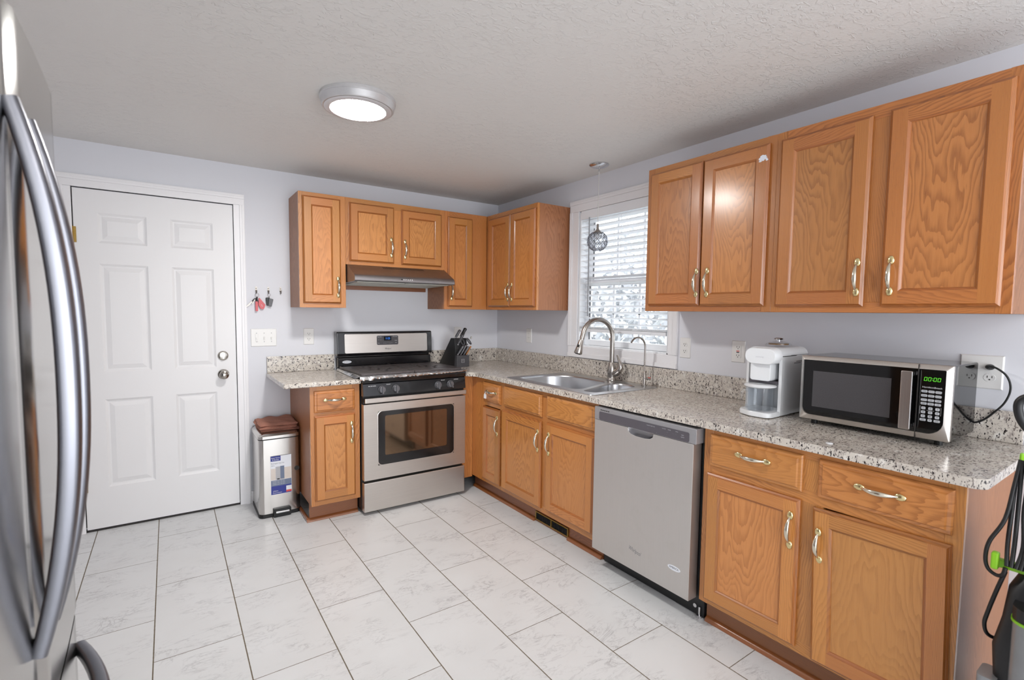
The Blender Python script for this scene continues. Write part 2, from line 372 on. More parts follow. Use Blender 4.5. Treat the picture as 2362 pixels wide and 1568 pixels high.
def finish(name, mb, mats, parent=None, base=(0, 0, 0), bevel=0, bseg=2, smooth=0, subsurf=0, weld=True, mangle=40):
    base = Vector(LOC.get(parent.name, (0, 0, 0))) if parent is not None else Vector(base)
    me = bpy.data.meshes.new(name)
    me.from_pydata([Vector(p)-base for p in mb.v], [], mb.f)
    mats = mats if isinstance(mats, (list, tuple)) else [mats]
    for x in mats: me.materials.append(MT[x])
    u = me.uv_layers.new(name='grain'); b = me.uv_layers.new(name='board'); li = 0
    for fi, f in enumerate(mb.f):
        me.polygons[fi].material_index = mb.mi[fi]
        for j in range(len(f)):
            u.data[li].uv = mb.uv[fi][j]; b.data[li].uv = mb.bd[fi]; li += 1
    bm = bmesh.new(); bm.from_mesh(me)
    if weld: bmesh.ops.remove_doubles(bm, verts=bm.verts, dist=1e-5)
    bmesh.ops.recalc_face_normals(bm, faces=bm.faces); bm.to_mesh(me); bm.free()
    o = bpy.data.objects.new(name, me); COL.objects.link(o)
    if smooth:
        for p in me.polygons: p.use_smooth = True
        me.set_sharp_from_angle(angle=math.radians(smooth))
    if bevel:
        md = o.modifiers.new('bevel', 'BEVEL'); md.width = bevel; md.segments = bseg; md.limit_method = 'ANGLE'; md.angle_limit = math.radians(mangle); md.harden_normals = False
    if subsurf:
        md = o.modifiers.new('subdivision', 'SUBSURF'); md.levels = subsurf; md.render_levels = subsurf
    if parent is not None:
        o.parent = parent; LOC[o.name] = tuple(base)
    else:
        o.location = base; LOC[o.name] = tuple(base)
    return o

def thing(name, label, cat, loc, group=None):
    o = bpy.data.objects.new(name, None); COL.objects.link(o); o.location = loc; o.empty_display_size = 0.05
    o['label'] = label; o['category'] = cat
    if group: o['group'] = group
    LOC[o.name] = tuple(loc); return o
def solo(name, label, cat, mb, mats, base, group=None, **kw):
    o = finish(name, mb, mats, None, base, **kw); o['label'] = label; o['category'] = cat
    if group: o['group'] = group
    return o
def struct(name, mb, mats, **kw):
    o = finish(name, mb, mats, **kw); o['kind'] = 'structure'; return o

def rrect(u0, u1, v0, v1, r, n=5):
    P = []
    for cx, cy, a0 in ((u1-r, v1-r, 0), (u0+r, v1-r, 90), (u0+r, v0+r, 180), (u1-r, v0+r, 270)):
        for i in range(n+1):
            a = math.radians(a0+90*i/n); P.append((cx+r*math.cos(a), cy+r*math.sin(a)))
    return P
def rounded_poly(pts, r, n=5):
    out = []; N = len(pts)
    for i, p in enumerate(pts):
        rr = r[i] if isinstance(r, (list, tuple)) else r
        p = Vector(p); a = (Vector(pts[i-1])-p).normalized(); b = (Vector(pts[(i+1) % N])-p).normalized()
        if rr <= 0: out.append(tuple(p)); continue
        ang = a.angle(b); d = rr/math.tan(ang/2); c = p+(a+b).normalized()*(rr/math.sin(ang/2)); s = p+a*d; e = p+b*d
        va, vb = s-c, e-c
        for k in range(n+1):
            t = k/n; q = va.lerp(vb, t).normalized()*rr; out.append(tuple(c+q))
    return out

def text(body, T, u, v, w, height, mat, parent, width=None, align='CENTER', shear=0.0, name='lettering', depth=0.0004, rot=0.0):
    cu = bpy.data.curves.new('t', 'FONT'); cu.body = body; cu.size = 1.0; cu.align_x = align; cu.align_y = 'CENTER'; cu.shear = shear; cu.resolution_u = 2
    ob = bpy.data.objects.new('t', cu); COL.objects.link(ob); bpy.context.view_layer.update()
    me = bpy.data.meshes.new_from_object(ob.evaluated_get(bpy.context.evaluated_depsgraph_get()))
    vs = [tuple(x.co) for x in me.vertices]; fs = [list(p.vertices) for p in me.polygons]
    bpy.data.objects.remove(ob); bpy.data.meshes.remove(me); bpy.data.curves.remove(cu)
    if not vs: return
    xs = [a[0] for a in vs]; sc = height/0.72; sx = sc
    if width: sx = width/(max(xs)-min(xs))
    mb = MB(T); cr, sr = math.cos(rot), math.sin(rot)
    for f in fs:
        mb.quad([(u+vs[i][0]*sx*cr-vs[i][1]*sc*sr, v+vs[i][0]*sx*sr+vs[i][1]*sc*cr, w) for i in f])
    return finish(name, mb, mat, parent)

# ------------------------------------------------------------------ room shell
H = 2.3128
mb = MB(); mb.box(-3.6, 0.12, -7.1, 0.12, -0.06, 0.0); struct('floor', mb, 'floor')
mb = MB(); mb.box(-3.6, 0.12, -7.1, 0.12, H, H+0.08); struct('ceiling', mb, 'ceiling')
DX0, DX1, DZ = -2.928, -2.104, 2.052
mb = MB()
mb.box(-3.6, DX0, 0, 0.12, 0, H); mb.box(DX1, 0.12, 0, 0.12, 0, H); mb.box(DX0, DX1, 0, 0.12, DZ, H)
struct('wall_back', mb, 'wall')
WY0, WY1, WZ0, WZ1 = -1.905, -1.095, 1.105, 2.09
mb = MB()
mb.box(0, 0.12, WY1, 0, 0, H); mb.box(0, 0.12, -7.1, WY0, 0, H); mb.box(0, 0.12, WY0, WY1, 0, WZ0); mb.box(0, 0.12, WY0, WY1, WZ1, H)
struct('wall_right', mb, 'wall')
mb = MB(); mb.box(-3.6, -3.5, -7.1, 0, 0, H); struct('wall_left', mb, 'wall')
mb = MB(); mb.box(-3.5, -3.3, -7.1, -7.0, 0, H); mb.box(-0.5, 0, -7.1, -7.0, 0, H); mb.box(-3.3, -0.5, -7.1, -7.0, 2.15, H); mb.box(-3.3, -0.5, -7.1, -7.0, 0, 0.12)
struct('wall_rear', mb, 'wallfar')

# door
d = finish('door_1', MB(), 'doorw') if False else None
mb = MB(TB)
dx0, dx1, dz0, dz1, wf = -2.9195, -2.1115, 0.014, 2.043, -0.004
pan = []
for (a, b) in ((-2.812, -2.577), (-2.457, -2.228)):
    for (c, e) in ((1.735, 1.911), (0.965, 1.613), (0.262, 0.80)): pan.append((a, b, c, e))
mb.face_holes(dx0, dx1, dz0, dz1, wf, pan)
for a, b, c, e in pan:
    def R(i, w): return (a+i, b-i, c+i, e-i, w)
    mb.rects([R(0, wf), R(0.006, wf-0.004), R(0.013, wf-0.008), R(0.02, wf-0.0085), R(0.045, wf-0.0015)])
mb.box(dx0, dx1, dz0, dz1, wf-0.042, wf-0.012, skip='f')
for pts in ([(dx0, dz0), (dx0, dz1)], [(dx1, dz0), (dx1, dz1)], [(dx0, dz1), (dx1, dz1)], [(dx0, dz0), (dx1, dz0)]):
    (p, q), (r_, s_) = pts; mb.quad([(p, q, wf), (r_, s_, wf), (r_, s_, wf-0.03), (p, q, wf-0.03)])
door = struct('door_1', mb, 'doorw')
mb = MB(TB); mb.box(DX0+0.001, dx0+0.006, 0.014, DZ, -0.06, -0.047); mb.box(dx1-0.006, DX1-0.001, 0.014, DZ, -0.06, -0.047); mb.box(DX0+0.001, DX1-0.001, DZ-0.014, DZ-0.001, -0.06, -0.047)
finish('weatherstrip', mb, 'rubber', door)
mb = MB(TB); mb.box(DX0+0.001, DX1-0.001, 0.0005, 0.009, -0.06, -0.004); finish('threshold', mb, 'slot', door)
for zc, nm in ((0.915, 'door_knob'), (1.040, 'deadbolt')):
    mb = MB(TB)
    if nm == 'door_knob':
        mb.lathe([(0.0, 0), (0.033, 0), (0.034, 0.003), (0.031, 0.008), (0.016, 0.012), (0.012, 0.03), (0.014, 0.036), (0.025, 0.044), (0.029, 0.054), (0.026, 0.064), (0.015, 0.07), (0.0, 0.071)], (-2.189, zc, wf), 2, 28)
    else:
        mb.lathe([(0.0, 0), (0.031, 0), (0.032, 0.004), (0.027, 0.012), (0.024, 0.013), (0, 0.013)], (-2.189, zc, wf), 2, 28)
        mb.box(-2.194, -2.184, zc-0.018, zc+0.018, wf+0.012, wf+0.027)
    finish(nm, mb, 'satin', door, smooth=35)
for zc in (1.775, 1.02, 0.29):
    mb = MB(TB); mb.tube([(DX0+0.002, zc-0.048, 0.004), (DX0+0.002, zc+0.048, 0.004)], 0.0055, 10)
    mb.box(DX0-0.002, DX0+0.02, zc-0.045, zc+0.045, -0.003, 0.0015)
    for i in range(4): mb.lathe([(0.0062, -0.0015), (0.0062, 0.0015)], (DX0+0.002, zc-0.03+i*0.02, 0.004), 1, 10)
    finish('hinge', mb, 'hinge', door, smooth=40)
# casing
def casing(nm, segs):
    mb = MB(segs[0][0])
    for T, u0, u1, v0, v1, side in segs:
        g = 0.063
        mb.box(u0, u1, v0, v1, 0.0, 0.011)
        if side == 'l': mb.box(u0, u0+0.03, v0, v1, 0.011, 0.017); mb.box(u0+0.005, u0+0.016, v0, v1, 0.017, 0.02)
        if side == 'r': mb.box(u1-0.03, u1, v0, v1, 0.011, 0.017); mb.box(u1-0.016, u1-0.005, v0, v1, 0.017, 0.02)
        if side == 't': mb.box(u0, u1, v1-0.03, v1, 0.011, 0.017); mb.box(u0+0.005, u1-0.005, v1-0.016, v1-0.005, 0.017, 0.02)
        if side == 'b': mb.box(u0, u1, v0, v0+0.03, 0.011, 0.017)
    return struct(nm, mb, 'trimw', bevel=0.0018)
casing('trim_1', [(TB, -2.988, DX0+0.004, 0, DZ-0.0045, 'l')])
casing('trim_2', [(TB, DX1-0.004, -2.043, 0, DZ-0.0045, 'r')])
casing('trim_3', [(TB, -2.988, -2.043, DZ-0.004, 2.118, 't')])
mb = MB(TB); mb.box(-2.042, -1.78, 0, 0.085, 0, 0.012); mb.box(-2.042, -1.78, 0, 0.07, 0.012, 0.015); struct('baseboard_back', mb, 'trimw', bevel=0.003)
mb = MB(TR); mb.box(3.44, 6.99, 0, 0.085, 0, 0.012); mb.box(3.44, 6.99, 0, 0.07, 0.012, 0.015); struct('baseboard_right', mb, 'trimw', bevel=0.003)

# window
casing('trim_4', [(TR, 0.999, 1.092, 1.1085, 2.0855, 'l')])
casing('trim_5', [(TR, 1.908, 1.975, 1.1085, 2.0855, 'r')])
casing('trim_6', [(TR, 0.999, 1.975, 2.086, 2.166, 't')])
casing('trim_7', [(TR, 0.999, 1.975, 1.028, 1.108, 'b')])
mb = MB(TR)   # vinyl frame and jamb liner, w negative = into the wall
uy0, uy1 = 1.097, 1.903
for a, b, c, e in ((uy0, uy0+0.012, WZ0, WZ1), (uy1-0.012, uy1, WZ0, WZ1), (uy0, uy1, WZ0, WZ0+0.012), (uy0, uy1, WZ1-0.012, WZ1)): mb.box(a, b, c, e, -0.119, 0.0)
win = struct('window_1', mb, 'vinyl', bevel=0.001)
def sash(nm, v0, v1, wc, mun):
    m2 = MB(TR); a, b = uy0+0.013, uy1-0.013; fw_ = 0.042
    for r in ((a, a+fw_, v0, v1), (b-fw_, b, v0, v1), (a+fw_, b-fw_, v0, v0+fw_), (a+fw_, b-fw_, v1-fw_, v1)): m2.box(*r, wc-0.014, wc+0.014)
    o = finish(nm, m2, 'vinyl', win, bevel=0.003)
    m3 = MB(TR); m3.box(a+fw_, b-fw_, v0+fw_, v1-fw_, wc-0.002, wc+0.002); finish('pane', m3, 'glass', win)
    m4 = MB(TR)
    for i in (1, 2): x = a+fw_+(b-a-2*fw_)*i/3; m4.box(x-0.008, x+0.008, v0+fw_, v1-fw_, wc-0.006, wc+0.006)
    x = (v0+v1)/2; m4.box(a+fw_, b-fw_, x-0.008, x+0.008, wc-0.006, wc+0.006)
    finish('muntin', m4, 'vinyl', win)
    m5 = MB(TR)
    for p, q in ((a+fw_-0.001, a+fw_+0.004),): m5.box(p, q, v0+fw_, v1-fw_, wc+0.004, wc+0.015)
    finish('sash_gasket', m5, 'dgrey', win)
sash('upper_sash', 1.555, 2.077, -0.100, True)
sash('lower_sash', 1.118, 1.590, -0.070, True)

# blind
bl = thing('window_blind', 'white slatted blind hanging in the window above the sink', 'blind', (0.03, -1.5, 2.0))
mb = MB(TR); mb.box(1.113, 1.888, 2.022, 2.084, 0.002, 0.008); mb.box(1.113, 1.888, 2.03, 2.076, -0.045, 0.002); finish('valance', mb, 'slat', bl, bevel=0.002)
mb = MB(TR); zz = 2.006; n = 0; zs = []
while zz > 1.262: zs.append(zz); zz -= 0.0405
for zz in zs:
    pts = []
    for i in range(7):
        t = -1+2*i/6; pts.append((zz+0.0035*(1-t*t)+0.0052*t, -0.022+0.0245*t))
    lo = [[(1.117, a-0.0012, b) for a, b in pts]+[(1.117, a+0.0012, b) for a, b in pts[::-1]], [(1.884, a-0.0012, b) for a, b in pts]+[(1.884, a+0.0012, b) for a, b in pts[::-1]]]
    mb.loft(lo, 0, True, True, True)
finish('slats', mb, 'slat', bl)
mb = MB(TR); mb.box(1.117, 1.884, 1.218, 1.24, -0.047, 0.003)
for i in range(3): mb.box(1.117, 1.884, 1.2415+i*0.0055, 1.2445+i*0.0055, -0.046, 0.002)
finish('bottom_rail', mb, 'slat', bl, bevel=0.0015)
mb = MB(TR)
for u in (1.23, 1.50, 1.77):
    for w in (0.0035, -0.0475): mb.tube([(u, 1.238, w), (u, 2.03, w)], 0.0008, 6)
    mb.tube([(u, 1.235, 0.003), (u-0.01, 1.222, 0.007), (u+0.012, 1.215, 0.008), (u+0.004, 1.228, 0.006), (u+0.016, 1.232, 0.005)], 0.0012, 6)
finish('ladder_cord', mb, 'slat', bl)
mb = MB(TR); mb.tube([(1.205, 2.03, 0.012), (1.207, 1.9, 0.013), (1.207, 1.33, 0.013)], 0.004, 8); finish('tilt_wand', mb, 'greyp', bl)

# outside
mb = MB(); mb.box(0.4, 14, -9, 8, -0.7, -0.6); struct('ground_outside', mb, 'lawn')
def shrub(c, r, n, label):
    root = thing('leafy_shrub', label, 'shrub', (c[0], c[1], -0.6), 'shrubs outside the window')
    mb = MB(); rn = random.Random(int(c[1]*100))
    for i in range(n):
        th = rn.uniform(0, 2*PI); ph = math.acos(rn.uniform(-1, 1)); q = rn.uniform(0.55, 1.0)
        p = Vector((c[0]+r[0]*q*math.sin(ph)*math.cos(th), c[1]+r[1]*q*math.sin(ph)*math.sin(th), c[2]+r[2]*q*math.cos(ph)))
        a = Vector((rn.gauss(0, 1), rn.gauss(0, 1), rn.gauss(0, 1))).normalized(); b = a.cross(Vector((rn.gauss(0, 1), rn.gauss(0, 1), rn.gauss(0, 1)))).normalized()
        l, w_ = 0.10, 0.05; mb.quad([p-a*l, p+b*w_, p+a*l, p-b*w_])
    finish('foliage', mb, 'leaf', root, weld=False)
    mb = MB(); mb.tube([(c[0], c[1], -0.6), (c[0]+0.03, c[1], c[2]*0.4), (c[0], c[1]+0.02, c[2])], [0.05, 0.035, 0.015], 8); finish('stem', mb, 'woodh', root)
shrub((2.9, -0.4, 0.75), (0.7, 0.8, 1.2), 1700, 'pale grey green shrub outside, seen through the lower left window panes')
shrub((3.3, 1.75, 0.95), (0.8, 1.1, 1.4), 1900, 'pale grey green shrub outside, farthest left behind the blind')
shrub((3.1, -2.3, 0.7), (0.7, 0.8, 1.15), 1500, 'pale grey green shrub outside, toward the right window edge')
shrub((7.2, 3.9, 2.6), (1.2, 2.2, 1.5), 2200, 'tall pale tree outside, behind the upper window panes')

# ------------------------------------------------------------------ cabinet hardware and doors
def pull_mesh():
    mb = MB(); N = 17; path = []; rad = []
    for i in range(N):
        t = -1+2*i/(N-1); path.append((0, t*0.05, 0.006+0.021*(1-abs(t)**2.2))); e = (1-abs(t)**2)
        rad.append((0.0026+0.0034*e, 0.0032+0.0054*e))
    mb.tube(path, rad, 10, 0, ref=(0, 0, 1))
    for sgn in (-1, 1):
        mb.ball((0, sgn*0.0555, 0.003), (0.0115, 0.0165, 0.0055), 12, 8, 1)
        mb.ball((0, sgn*0.064, 0.0025), (0.0095, 0.0090, 0.0048), 10, 6, 1)
    o = finish('pull_handle', mb, ['brass2', 'brass'], smooth=60); me = o.data; bpy.data.objects.remove(o); return me
PULL = pull_mesh()
def pull(parent, T, u, v, w, horiz=False):
    o = bpy.data.objects.new('pull_handle', PULL); COL.objects.link(o); o.parent = parent
    a = Vector(T(1, 0, 0)); b = Vector(T(0, 1, 0)); c = Vector(T(0, 0, 1))
    if horiz: a, b = -b, a
    M = Matrix((a, b, c)).transposed().to_4x4(); M.translation = Vector(T(u, v, w))-Vector(LOC[parent.name])
    o.matrix_local = M; LOC[o.name] = LOC[parent.name]; return o

def cab_door(parent, T, u0, u1, v0, v1, w0, wood, sag=0.0, hinge='r'):
    if sag:
        hu, hv = (u1 if hinge == 'r' else u0), v1; cs, sn = math.cos(sag), math.sin(sag); T0 = T
        def T(u, v, w): return T0(hu+(u-hu)*cs-(v-hv)*sn, hv+(u-hu)*sn+(v-hv)*cs, w)
    th = 0.019; fw_ = 0.055; e = 0.010; mb = MB(T); B = mb.board
    lo = [(0, 0), (0, 0.009), (0.004, 0.0125), (0.0055, 0.0135), (e, th)]     # outer edge profile (inset, height)
    li = [(fw_, th), (fw_+0.003, th-0.002), (fw_+0.008, th-0.0065), (fw_+0.0095, th-0.009)]
    def rc(i, w): return [(u0+i, v0+i, w0+w), (u1-i, v0+i, w0+w), (u1-i, v1-i, w0+w), (u0+i, v1-i, w0+w)]
    bs = [(random.uniform(-.2, .2)+.3*random.choice((-1, 1)), random.uniform(0, 3), (random.random(), random.random())) for _ in range(4)]
    def uvs(pts, side):
        sh, off, bd = bs[side]
        if side in (1, 3): return [(p[0]-(u1 if side == 1 else u0)+sh, p[1]+off) for p in pts], bd
        return [(p[1]-(v0 if side == 0 else v1)+sh, p[0]+off) for p in pts], bd
    def ring(a, b):
        A, C = rc(*a), rc(*b)
        for s_ in range(4):
            j = (s_+1) % 4; pts = [A[s_], A[j], C[j], C[s_]]; uv, bd = uvs(pts, s_); mb.quad(pts, 1, uv, bd)
    for a, b in zip(lo[:-1], lo[1:]): ring(a, b)
    for a, b in zip(li[:-1], li[1:]): ring(a, b)
    wt = w0+th
    for side, (a, b, c, d_) in {3: (u0+e, u0+fw_, v0+e, v1-e), 1: (u1-fw_, u1-e, v0+e, v1-e), 0: (u0+fw_, u1-fw_, v0+e, v0+fw_), 2: (u0+fw_, u1-fw_, v1-fw_, v1-e)}.items():
        pts = [(a, c, wt), (b, c, wt), (b, d_, wt), (a, d_, wt)]; uv, bd = uvs(pts, side); mb.quad(pts, 0, uv, bd)
    mb.quad(rc(0, 0)[::-1], 0)
    o = finish('door', mb, [wood, 'oak_edge'], parent)
    p = MB(T); i = fw_+0.0095; q = rc(i, th-0.009); bd = B(); sh = random.uniform(-.05, .05); off = random.uniform(0, 3); fl = random.choice((-1, 1)); uc = (u0+u1)/2
    p.quad(q, 0, [(x[0]-uc+sh, x[1]*fl+off) for x in q], bd); finish('door_panel', p, wood+'_panel', o)
    return o, T
def drawer(parent, T, u0, u1, v0, v1, w0, wood):
    mb = MB(T); th = 0.019; sh = random.uniform(-.12, .12); off = random.uniform(0, 3); bd = mb.board(); vc = (v0+v1)/2
    prof = [(0, 0), (0, 0.008), (0.004, 0.0115), (0.013, 0.0135), (0.017, th)]
    def rc(i, w): return [(u0+i, v0+i, w0+w), (u1-i, v0+i, w0+w), (u1-i, v1-i, w0+w), (u0+i, v1-i, w0+w)]
    def Q(p): mb.quad(p, 0, [(x[1]-vc+sh, x[0]+off) for x in p], bd)
    for a, b in zip(prof[:-1], prof[1:]):
        A, C = rc(*a), rc(*b)
        for s_ in range(4): j = (s_+1) % 4; Q([A[s_], A[j], C[j], C[s_]])
    Q(rc(*prof[-1])); Q(rc(0, 0)[::-1])
    return finish('drawer_front', mb, wood, parent)

def cabinet(label, T, u0, u1, v0, v1, wf, boards, doors=(), drawers=(), wood='oak', side='oak_side', top=True, kick=None, name='wall_cabinet', cat='cabinet', wb=0.002, bottom=True, lside=True, rside=True):
    root = thing(name, label, cat, T((u0+u1)/2, v0 if kick is None else 0.0, wf/2))
    mb = MB(T); t = 0.013; wi = wf-0.019
    mb.box(u0, u0+t, v0, v1, wb, wi, 0, 1, sh=random.uniform(-.05, .05)); mb.box(u1-t, u1, v0, v1, wb, wi, 0, 1, sh=random.uniform(-.05, .05))
    mb.box(u0+t, u1-t, v0, v1, wb, wb+0.006, 0, 1)
    if bottom: mb.box(u0+t, u1-t, v0+0.002, v0+0.015, wb+0.006, wi, 0, 0)
    if top: mb.box(u0+t, u1-t, v1-0.013, v1, wb+0.006, wi, 0, 0)
    finish('carcass', mb, side, root)
    mb = MB(T)
    for b in boards:
        g = 1 if (b[3]-b[2]) > (b[1]-b[0]) else 0
        mb.box(b[0], b[1], b[2], b[3], wi, wf, 0, g)
    finish('face_frame', mb, wood, root, bevel=0.0008, bseg=1)
    if kick:
        mb = MB(T); mb.box(kick[0], kick[1], 0.0005, v0, kick[2]-0.012, kick[2], 0, 0)
        if len(kick) > 3: mb.box(kick[3][0], kick[3][1], 0.0005, v0, 0.003, kick[2]-0.012, 0, 0)
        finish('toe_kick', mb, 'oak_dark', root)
    for dd in doors:
        o, T2 = cab_door(root, T, *dd[:4], wf+0.0008, wood, *(dd[5:] if len(dd) > 5 else ()))
        if dd[4]: pull(o, T2, dd[4][0], dd[4][1], wf+0.0198)
    for dd in drawers:
        o = drawer(root, T, *dd[:4], wf+0.0008, wood)
        if dd[4]: pull(o, T, dd[4][0], dd[4][1], wf+0.0198, True)
    return root

ZB, ZT = 1.370, 2.133
# back wall uppers
cabinet('tall narrow oak wall cabinet above the outlet, left of the range hood', TB, -1.7625, -1.4590, ZB, ZT, 0.305,
    [(-1.7625, -1.723, ZB, ZT), (-1.504, -1.459, ZB, ZT), (-1.723, -1.504, 2.09, ZT), (-1.723, -1.504, ZB, 1.405)],
    [(-1.741, -1.494, 1.399, 2.107, (-1.517, 1.511))])
cabinet('short two-door oak wall cabinet directly above the range hood', TB, -1.4585, -0.6965, 1.673, ZT, 0.305,
    [(-1.4585, -1.42, 1.673, ZT), (-0.735, -0.6965, 1.673, ZT), (-1.42, -0.735, 2.085, ZT), (-1.42, -0.735, 1.673, 1.71), (-1.125, -1.04, 1.71, 2.085)],
    [(-1.434, -1.110, 1.697, 2.101, (-1.1335, 1.811)), (-1.053, -0.726, 1.695, 2.096, (-1.0285, 1.806))])
cabinet('narrow single-door oak wall cabinet in the corner, right of the range hood', TB, -0.696, -0.003, ZB, ZT, 0.305,
    [(-0.696, -0.655, ZB, ZT), (-0.455, -0.306, ZB, ZT), (-0.655, -0.455, 2.08, ZT), (-0.655, -0.455, ZB, 1.405)],
    [(-0.669, -0.450, 1.391, 2.092, (-0.641, 1.512))])
cabinet('two-door oak wall cabinet between the corner and the window', TR, 0.3065, 0.985, ZB, ZT, 0.305,
    [(0.3065, 0.36, ZB, ZT), (0.945, 0.985, ZB, ZT), (0.36, 0.945, 2.08, ZT), (0.36, 0.945, ZB, 1.41)],
    [(0.352, 0.658, 1.394, 2.098, (0.646, 1.507)), (0.664, 0.974, 1.394, 2.098, (0.6985, 1.505))])
# right uppers
cabinet('oak wall cabinet beside the window with glare on both doors and a white paint smudge', TR, 1.9765, 2.675, ZB, ZT, 0.305,
    [(1.9765, 2.02, ZB, ZT), (2.632, 2.675, ZB, ZT), (2.02, 2.632, 2.085, ZT), (2.02, 2.632, ZB, 1.41)],
    [(2.004, 2.3205, 1.399, 2.103, (2.3095, 1.511)), (2.3255, 2.648, 1.397, 2.101, (2.3685, 1.510))], wood='oak2')
up = cabinet('wide oak wall cabinet above the microwave, nearest the camera', TR, 2.6755, 3.435, ZB, ZT, 0.305,
    [(2.6755, 2.715, ZB, ZT), (3.395, 3.435, ZB, ZT), (2.715, 3.395, 2.085, ZT), (2.715, 3.395, ZB, 1.41), (3.02, 3.095, 1.41, 2.085)],
    [(2.697, 3.031, 1.393, 2.099, (3.0095, 1.504)), (3.0855, 3.4105, 1.393, 2.102, (3.1165, 1.504))], wood='oak2')
# paint smudge on the door beside the window
for o in list(bpy.data.objects):
    if o.get('label', '').startswith('oak wall cabinet beside'):
        dr = [c for c in o.children if c.name.startswith('door')][-1]
        mb = MB(TR); rn = random.Random(3)
        for i in range(34):
            u, v = 2.622+rn.gauss(0, 0.009), 2.040+rn.gauss(0, 0.005); a, b = rn.uniform(0.005, 0.012), rn.uniform(0.003, 0.006)
            mb.quad([(u+a*math.cos(t*PI/4)*rn.uniform(.6, 1), v+b*math.sin(t*PI/4)*rn.uniform(.6, 1), 0.325+0.0002+i*0.00002) for t in range(8)])
        sm = finish('paint_smudge', mb, 'paper', dr, weld=False); sm['label'] = 'white paint smudge'
# base cabinets
BV = 0.114; BT = 0.877
cabinet('small oak base cabinet left of the stove with one drawer and door', TB, -1.7760, -1.4672, BV, BT, 0.61,
    [(-1.776, -1.735, BV, BT), (-1.515, -1.4672, BV, BT), (-1.735, -1.515, 0.838, BT), (-1.735, -1.515, BV, 0.16), (-1.735, -1.515, 0.688, 0.72)],
    [(-1.753, -1.501, 0.145, 0.690, (-1.526, 0.567))], [(-1.753, -1.501, 0.712, 0.848, (-1.63, 0.789))],
    top=False, kick=(-1.776, -1.4672, 0.548), name='base_cabinet')
cr = cabinet('narrow oak corner base cabinet right of the stove with a tiny drawer', TR, 0.6105, 1.016, BV, BT, 0.61,
    [(0.6105, 0.79, BV, BT), (0.99, 1.016, BV, BT), (0.79, 0.99, 0.838, BT), (0.79, 0.99, BV, 0.16), (0.79, 0.99, 0.68, 0.72)],
    [(0.779, 1.005, 0.141, 0.676, (0.983, 0.563))], [(0.779, 1.003, 0.714, 0.848, (0.905, 0.789))],
    top=False, kick=(0.55, 1.016, 0.548), name='base_cabinet')
mb = MB(TB); mb.box(-0.700, -0.6105, 0.10, BT, 0.592, 0.61, 0, 1); finish('filler_panel', mb, 'oak', cr)
sinkcab = cabinet('oak base cabinet under the sink with two doors and false drawer fronts', TR, 1.0165, 1.944, BV, BT, 0.61,
    [(1.0165, 1.05, BV, BT), (1.915, 1.944, BV, BT), (1.05, 1.915, 0.838, BT), (1.05, 1.915, BV, 0.16), (1.05, 1.915, 0.68, 0.725), (1.45, 1.53, 0.16, 0.68), (1.45, 1.53, 0.725, 0.838)],
    [(1.032, 1.466, 0.141, 0.688, (1.4415, 0.564)), (1.515, 1.926, 0.150, 0.690, (1.5485, 0.567))],
    [(1.048, 1.464, 0.714, 0.852, None), (1.515, 1.927, 0.72, 0.856, None)], top=False, kick=(1.0165, 1.944, 0.548), name='base_cabinet', bottom=True)
cabinet('large oak base cabinet nearest the camera with a sagging door, beside the dishwasher', TR, 2.5805, 3.428, BV, BT, 0.61,
    [(2.5805, 2.62, BV, BT), (3.385, 3.428, BV, BT), (2.62, 3.385, 0.842, BT), (2.62, 3.385, BV, 0.16), (2.62, 3.385, 0.6845, 0.73), (2.96, 3.055, 0.16, 0.6845), (2.96, 3.055, 0.73, 0.842)],
    [(2.604, 2.983, 0.138, 0.690, (2.9555, 0.571), 0.006, 'r'), (3.026, 3.406, 0.135, 0.691, (3.0515, 0.562), 0.030, 'r')],
    [(2.613, 2.984, 0.720, 0.855, (2.8025, 0.7995)), (3.038, 3.404, 0.719, 0.856, (3.223, 0.797))],
    top=False, kick=(2.5805, 3.428, 0.548, (3.415, 3.428)), name='base_cabinet')
# shoe mouldings along the kick boards
def shoe(nm, T, u0, u1, w):
    mb = MB(T); P = [(0, 0), (0.019, 0), (0.0185, 0.006), (0.015, 0.013), (0.009, 0.018), (0, 0.021)]
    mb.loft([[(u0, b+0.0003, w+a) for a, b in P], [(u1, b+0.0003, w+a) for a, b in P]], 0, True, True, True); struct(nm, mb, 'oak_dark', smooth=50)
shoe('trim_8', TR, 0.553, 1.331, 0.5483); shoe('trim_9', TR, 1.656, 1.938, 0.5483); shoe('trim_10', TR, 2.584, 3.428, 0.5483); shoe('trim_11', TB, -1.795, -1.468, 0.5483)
mb = MB(); mb.box(-1.795, -1.7765, -0.5483, -0.003, 0.0003, 0.024); struct('trim_12', mb, 'oak_dark', bevel=0.006)

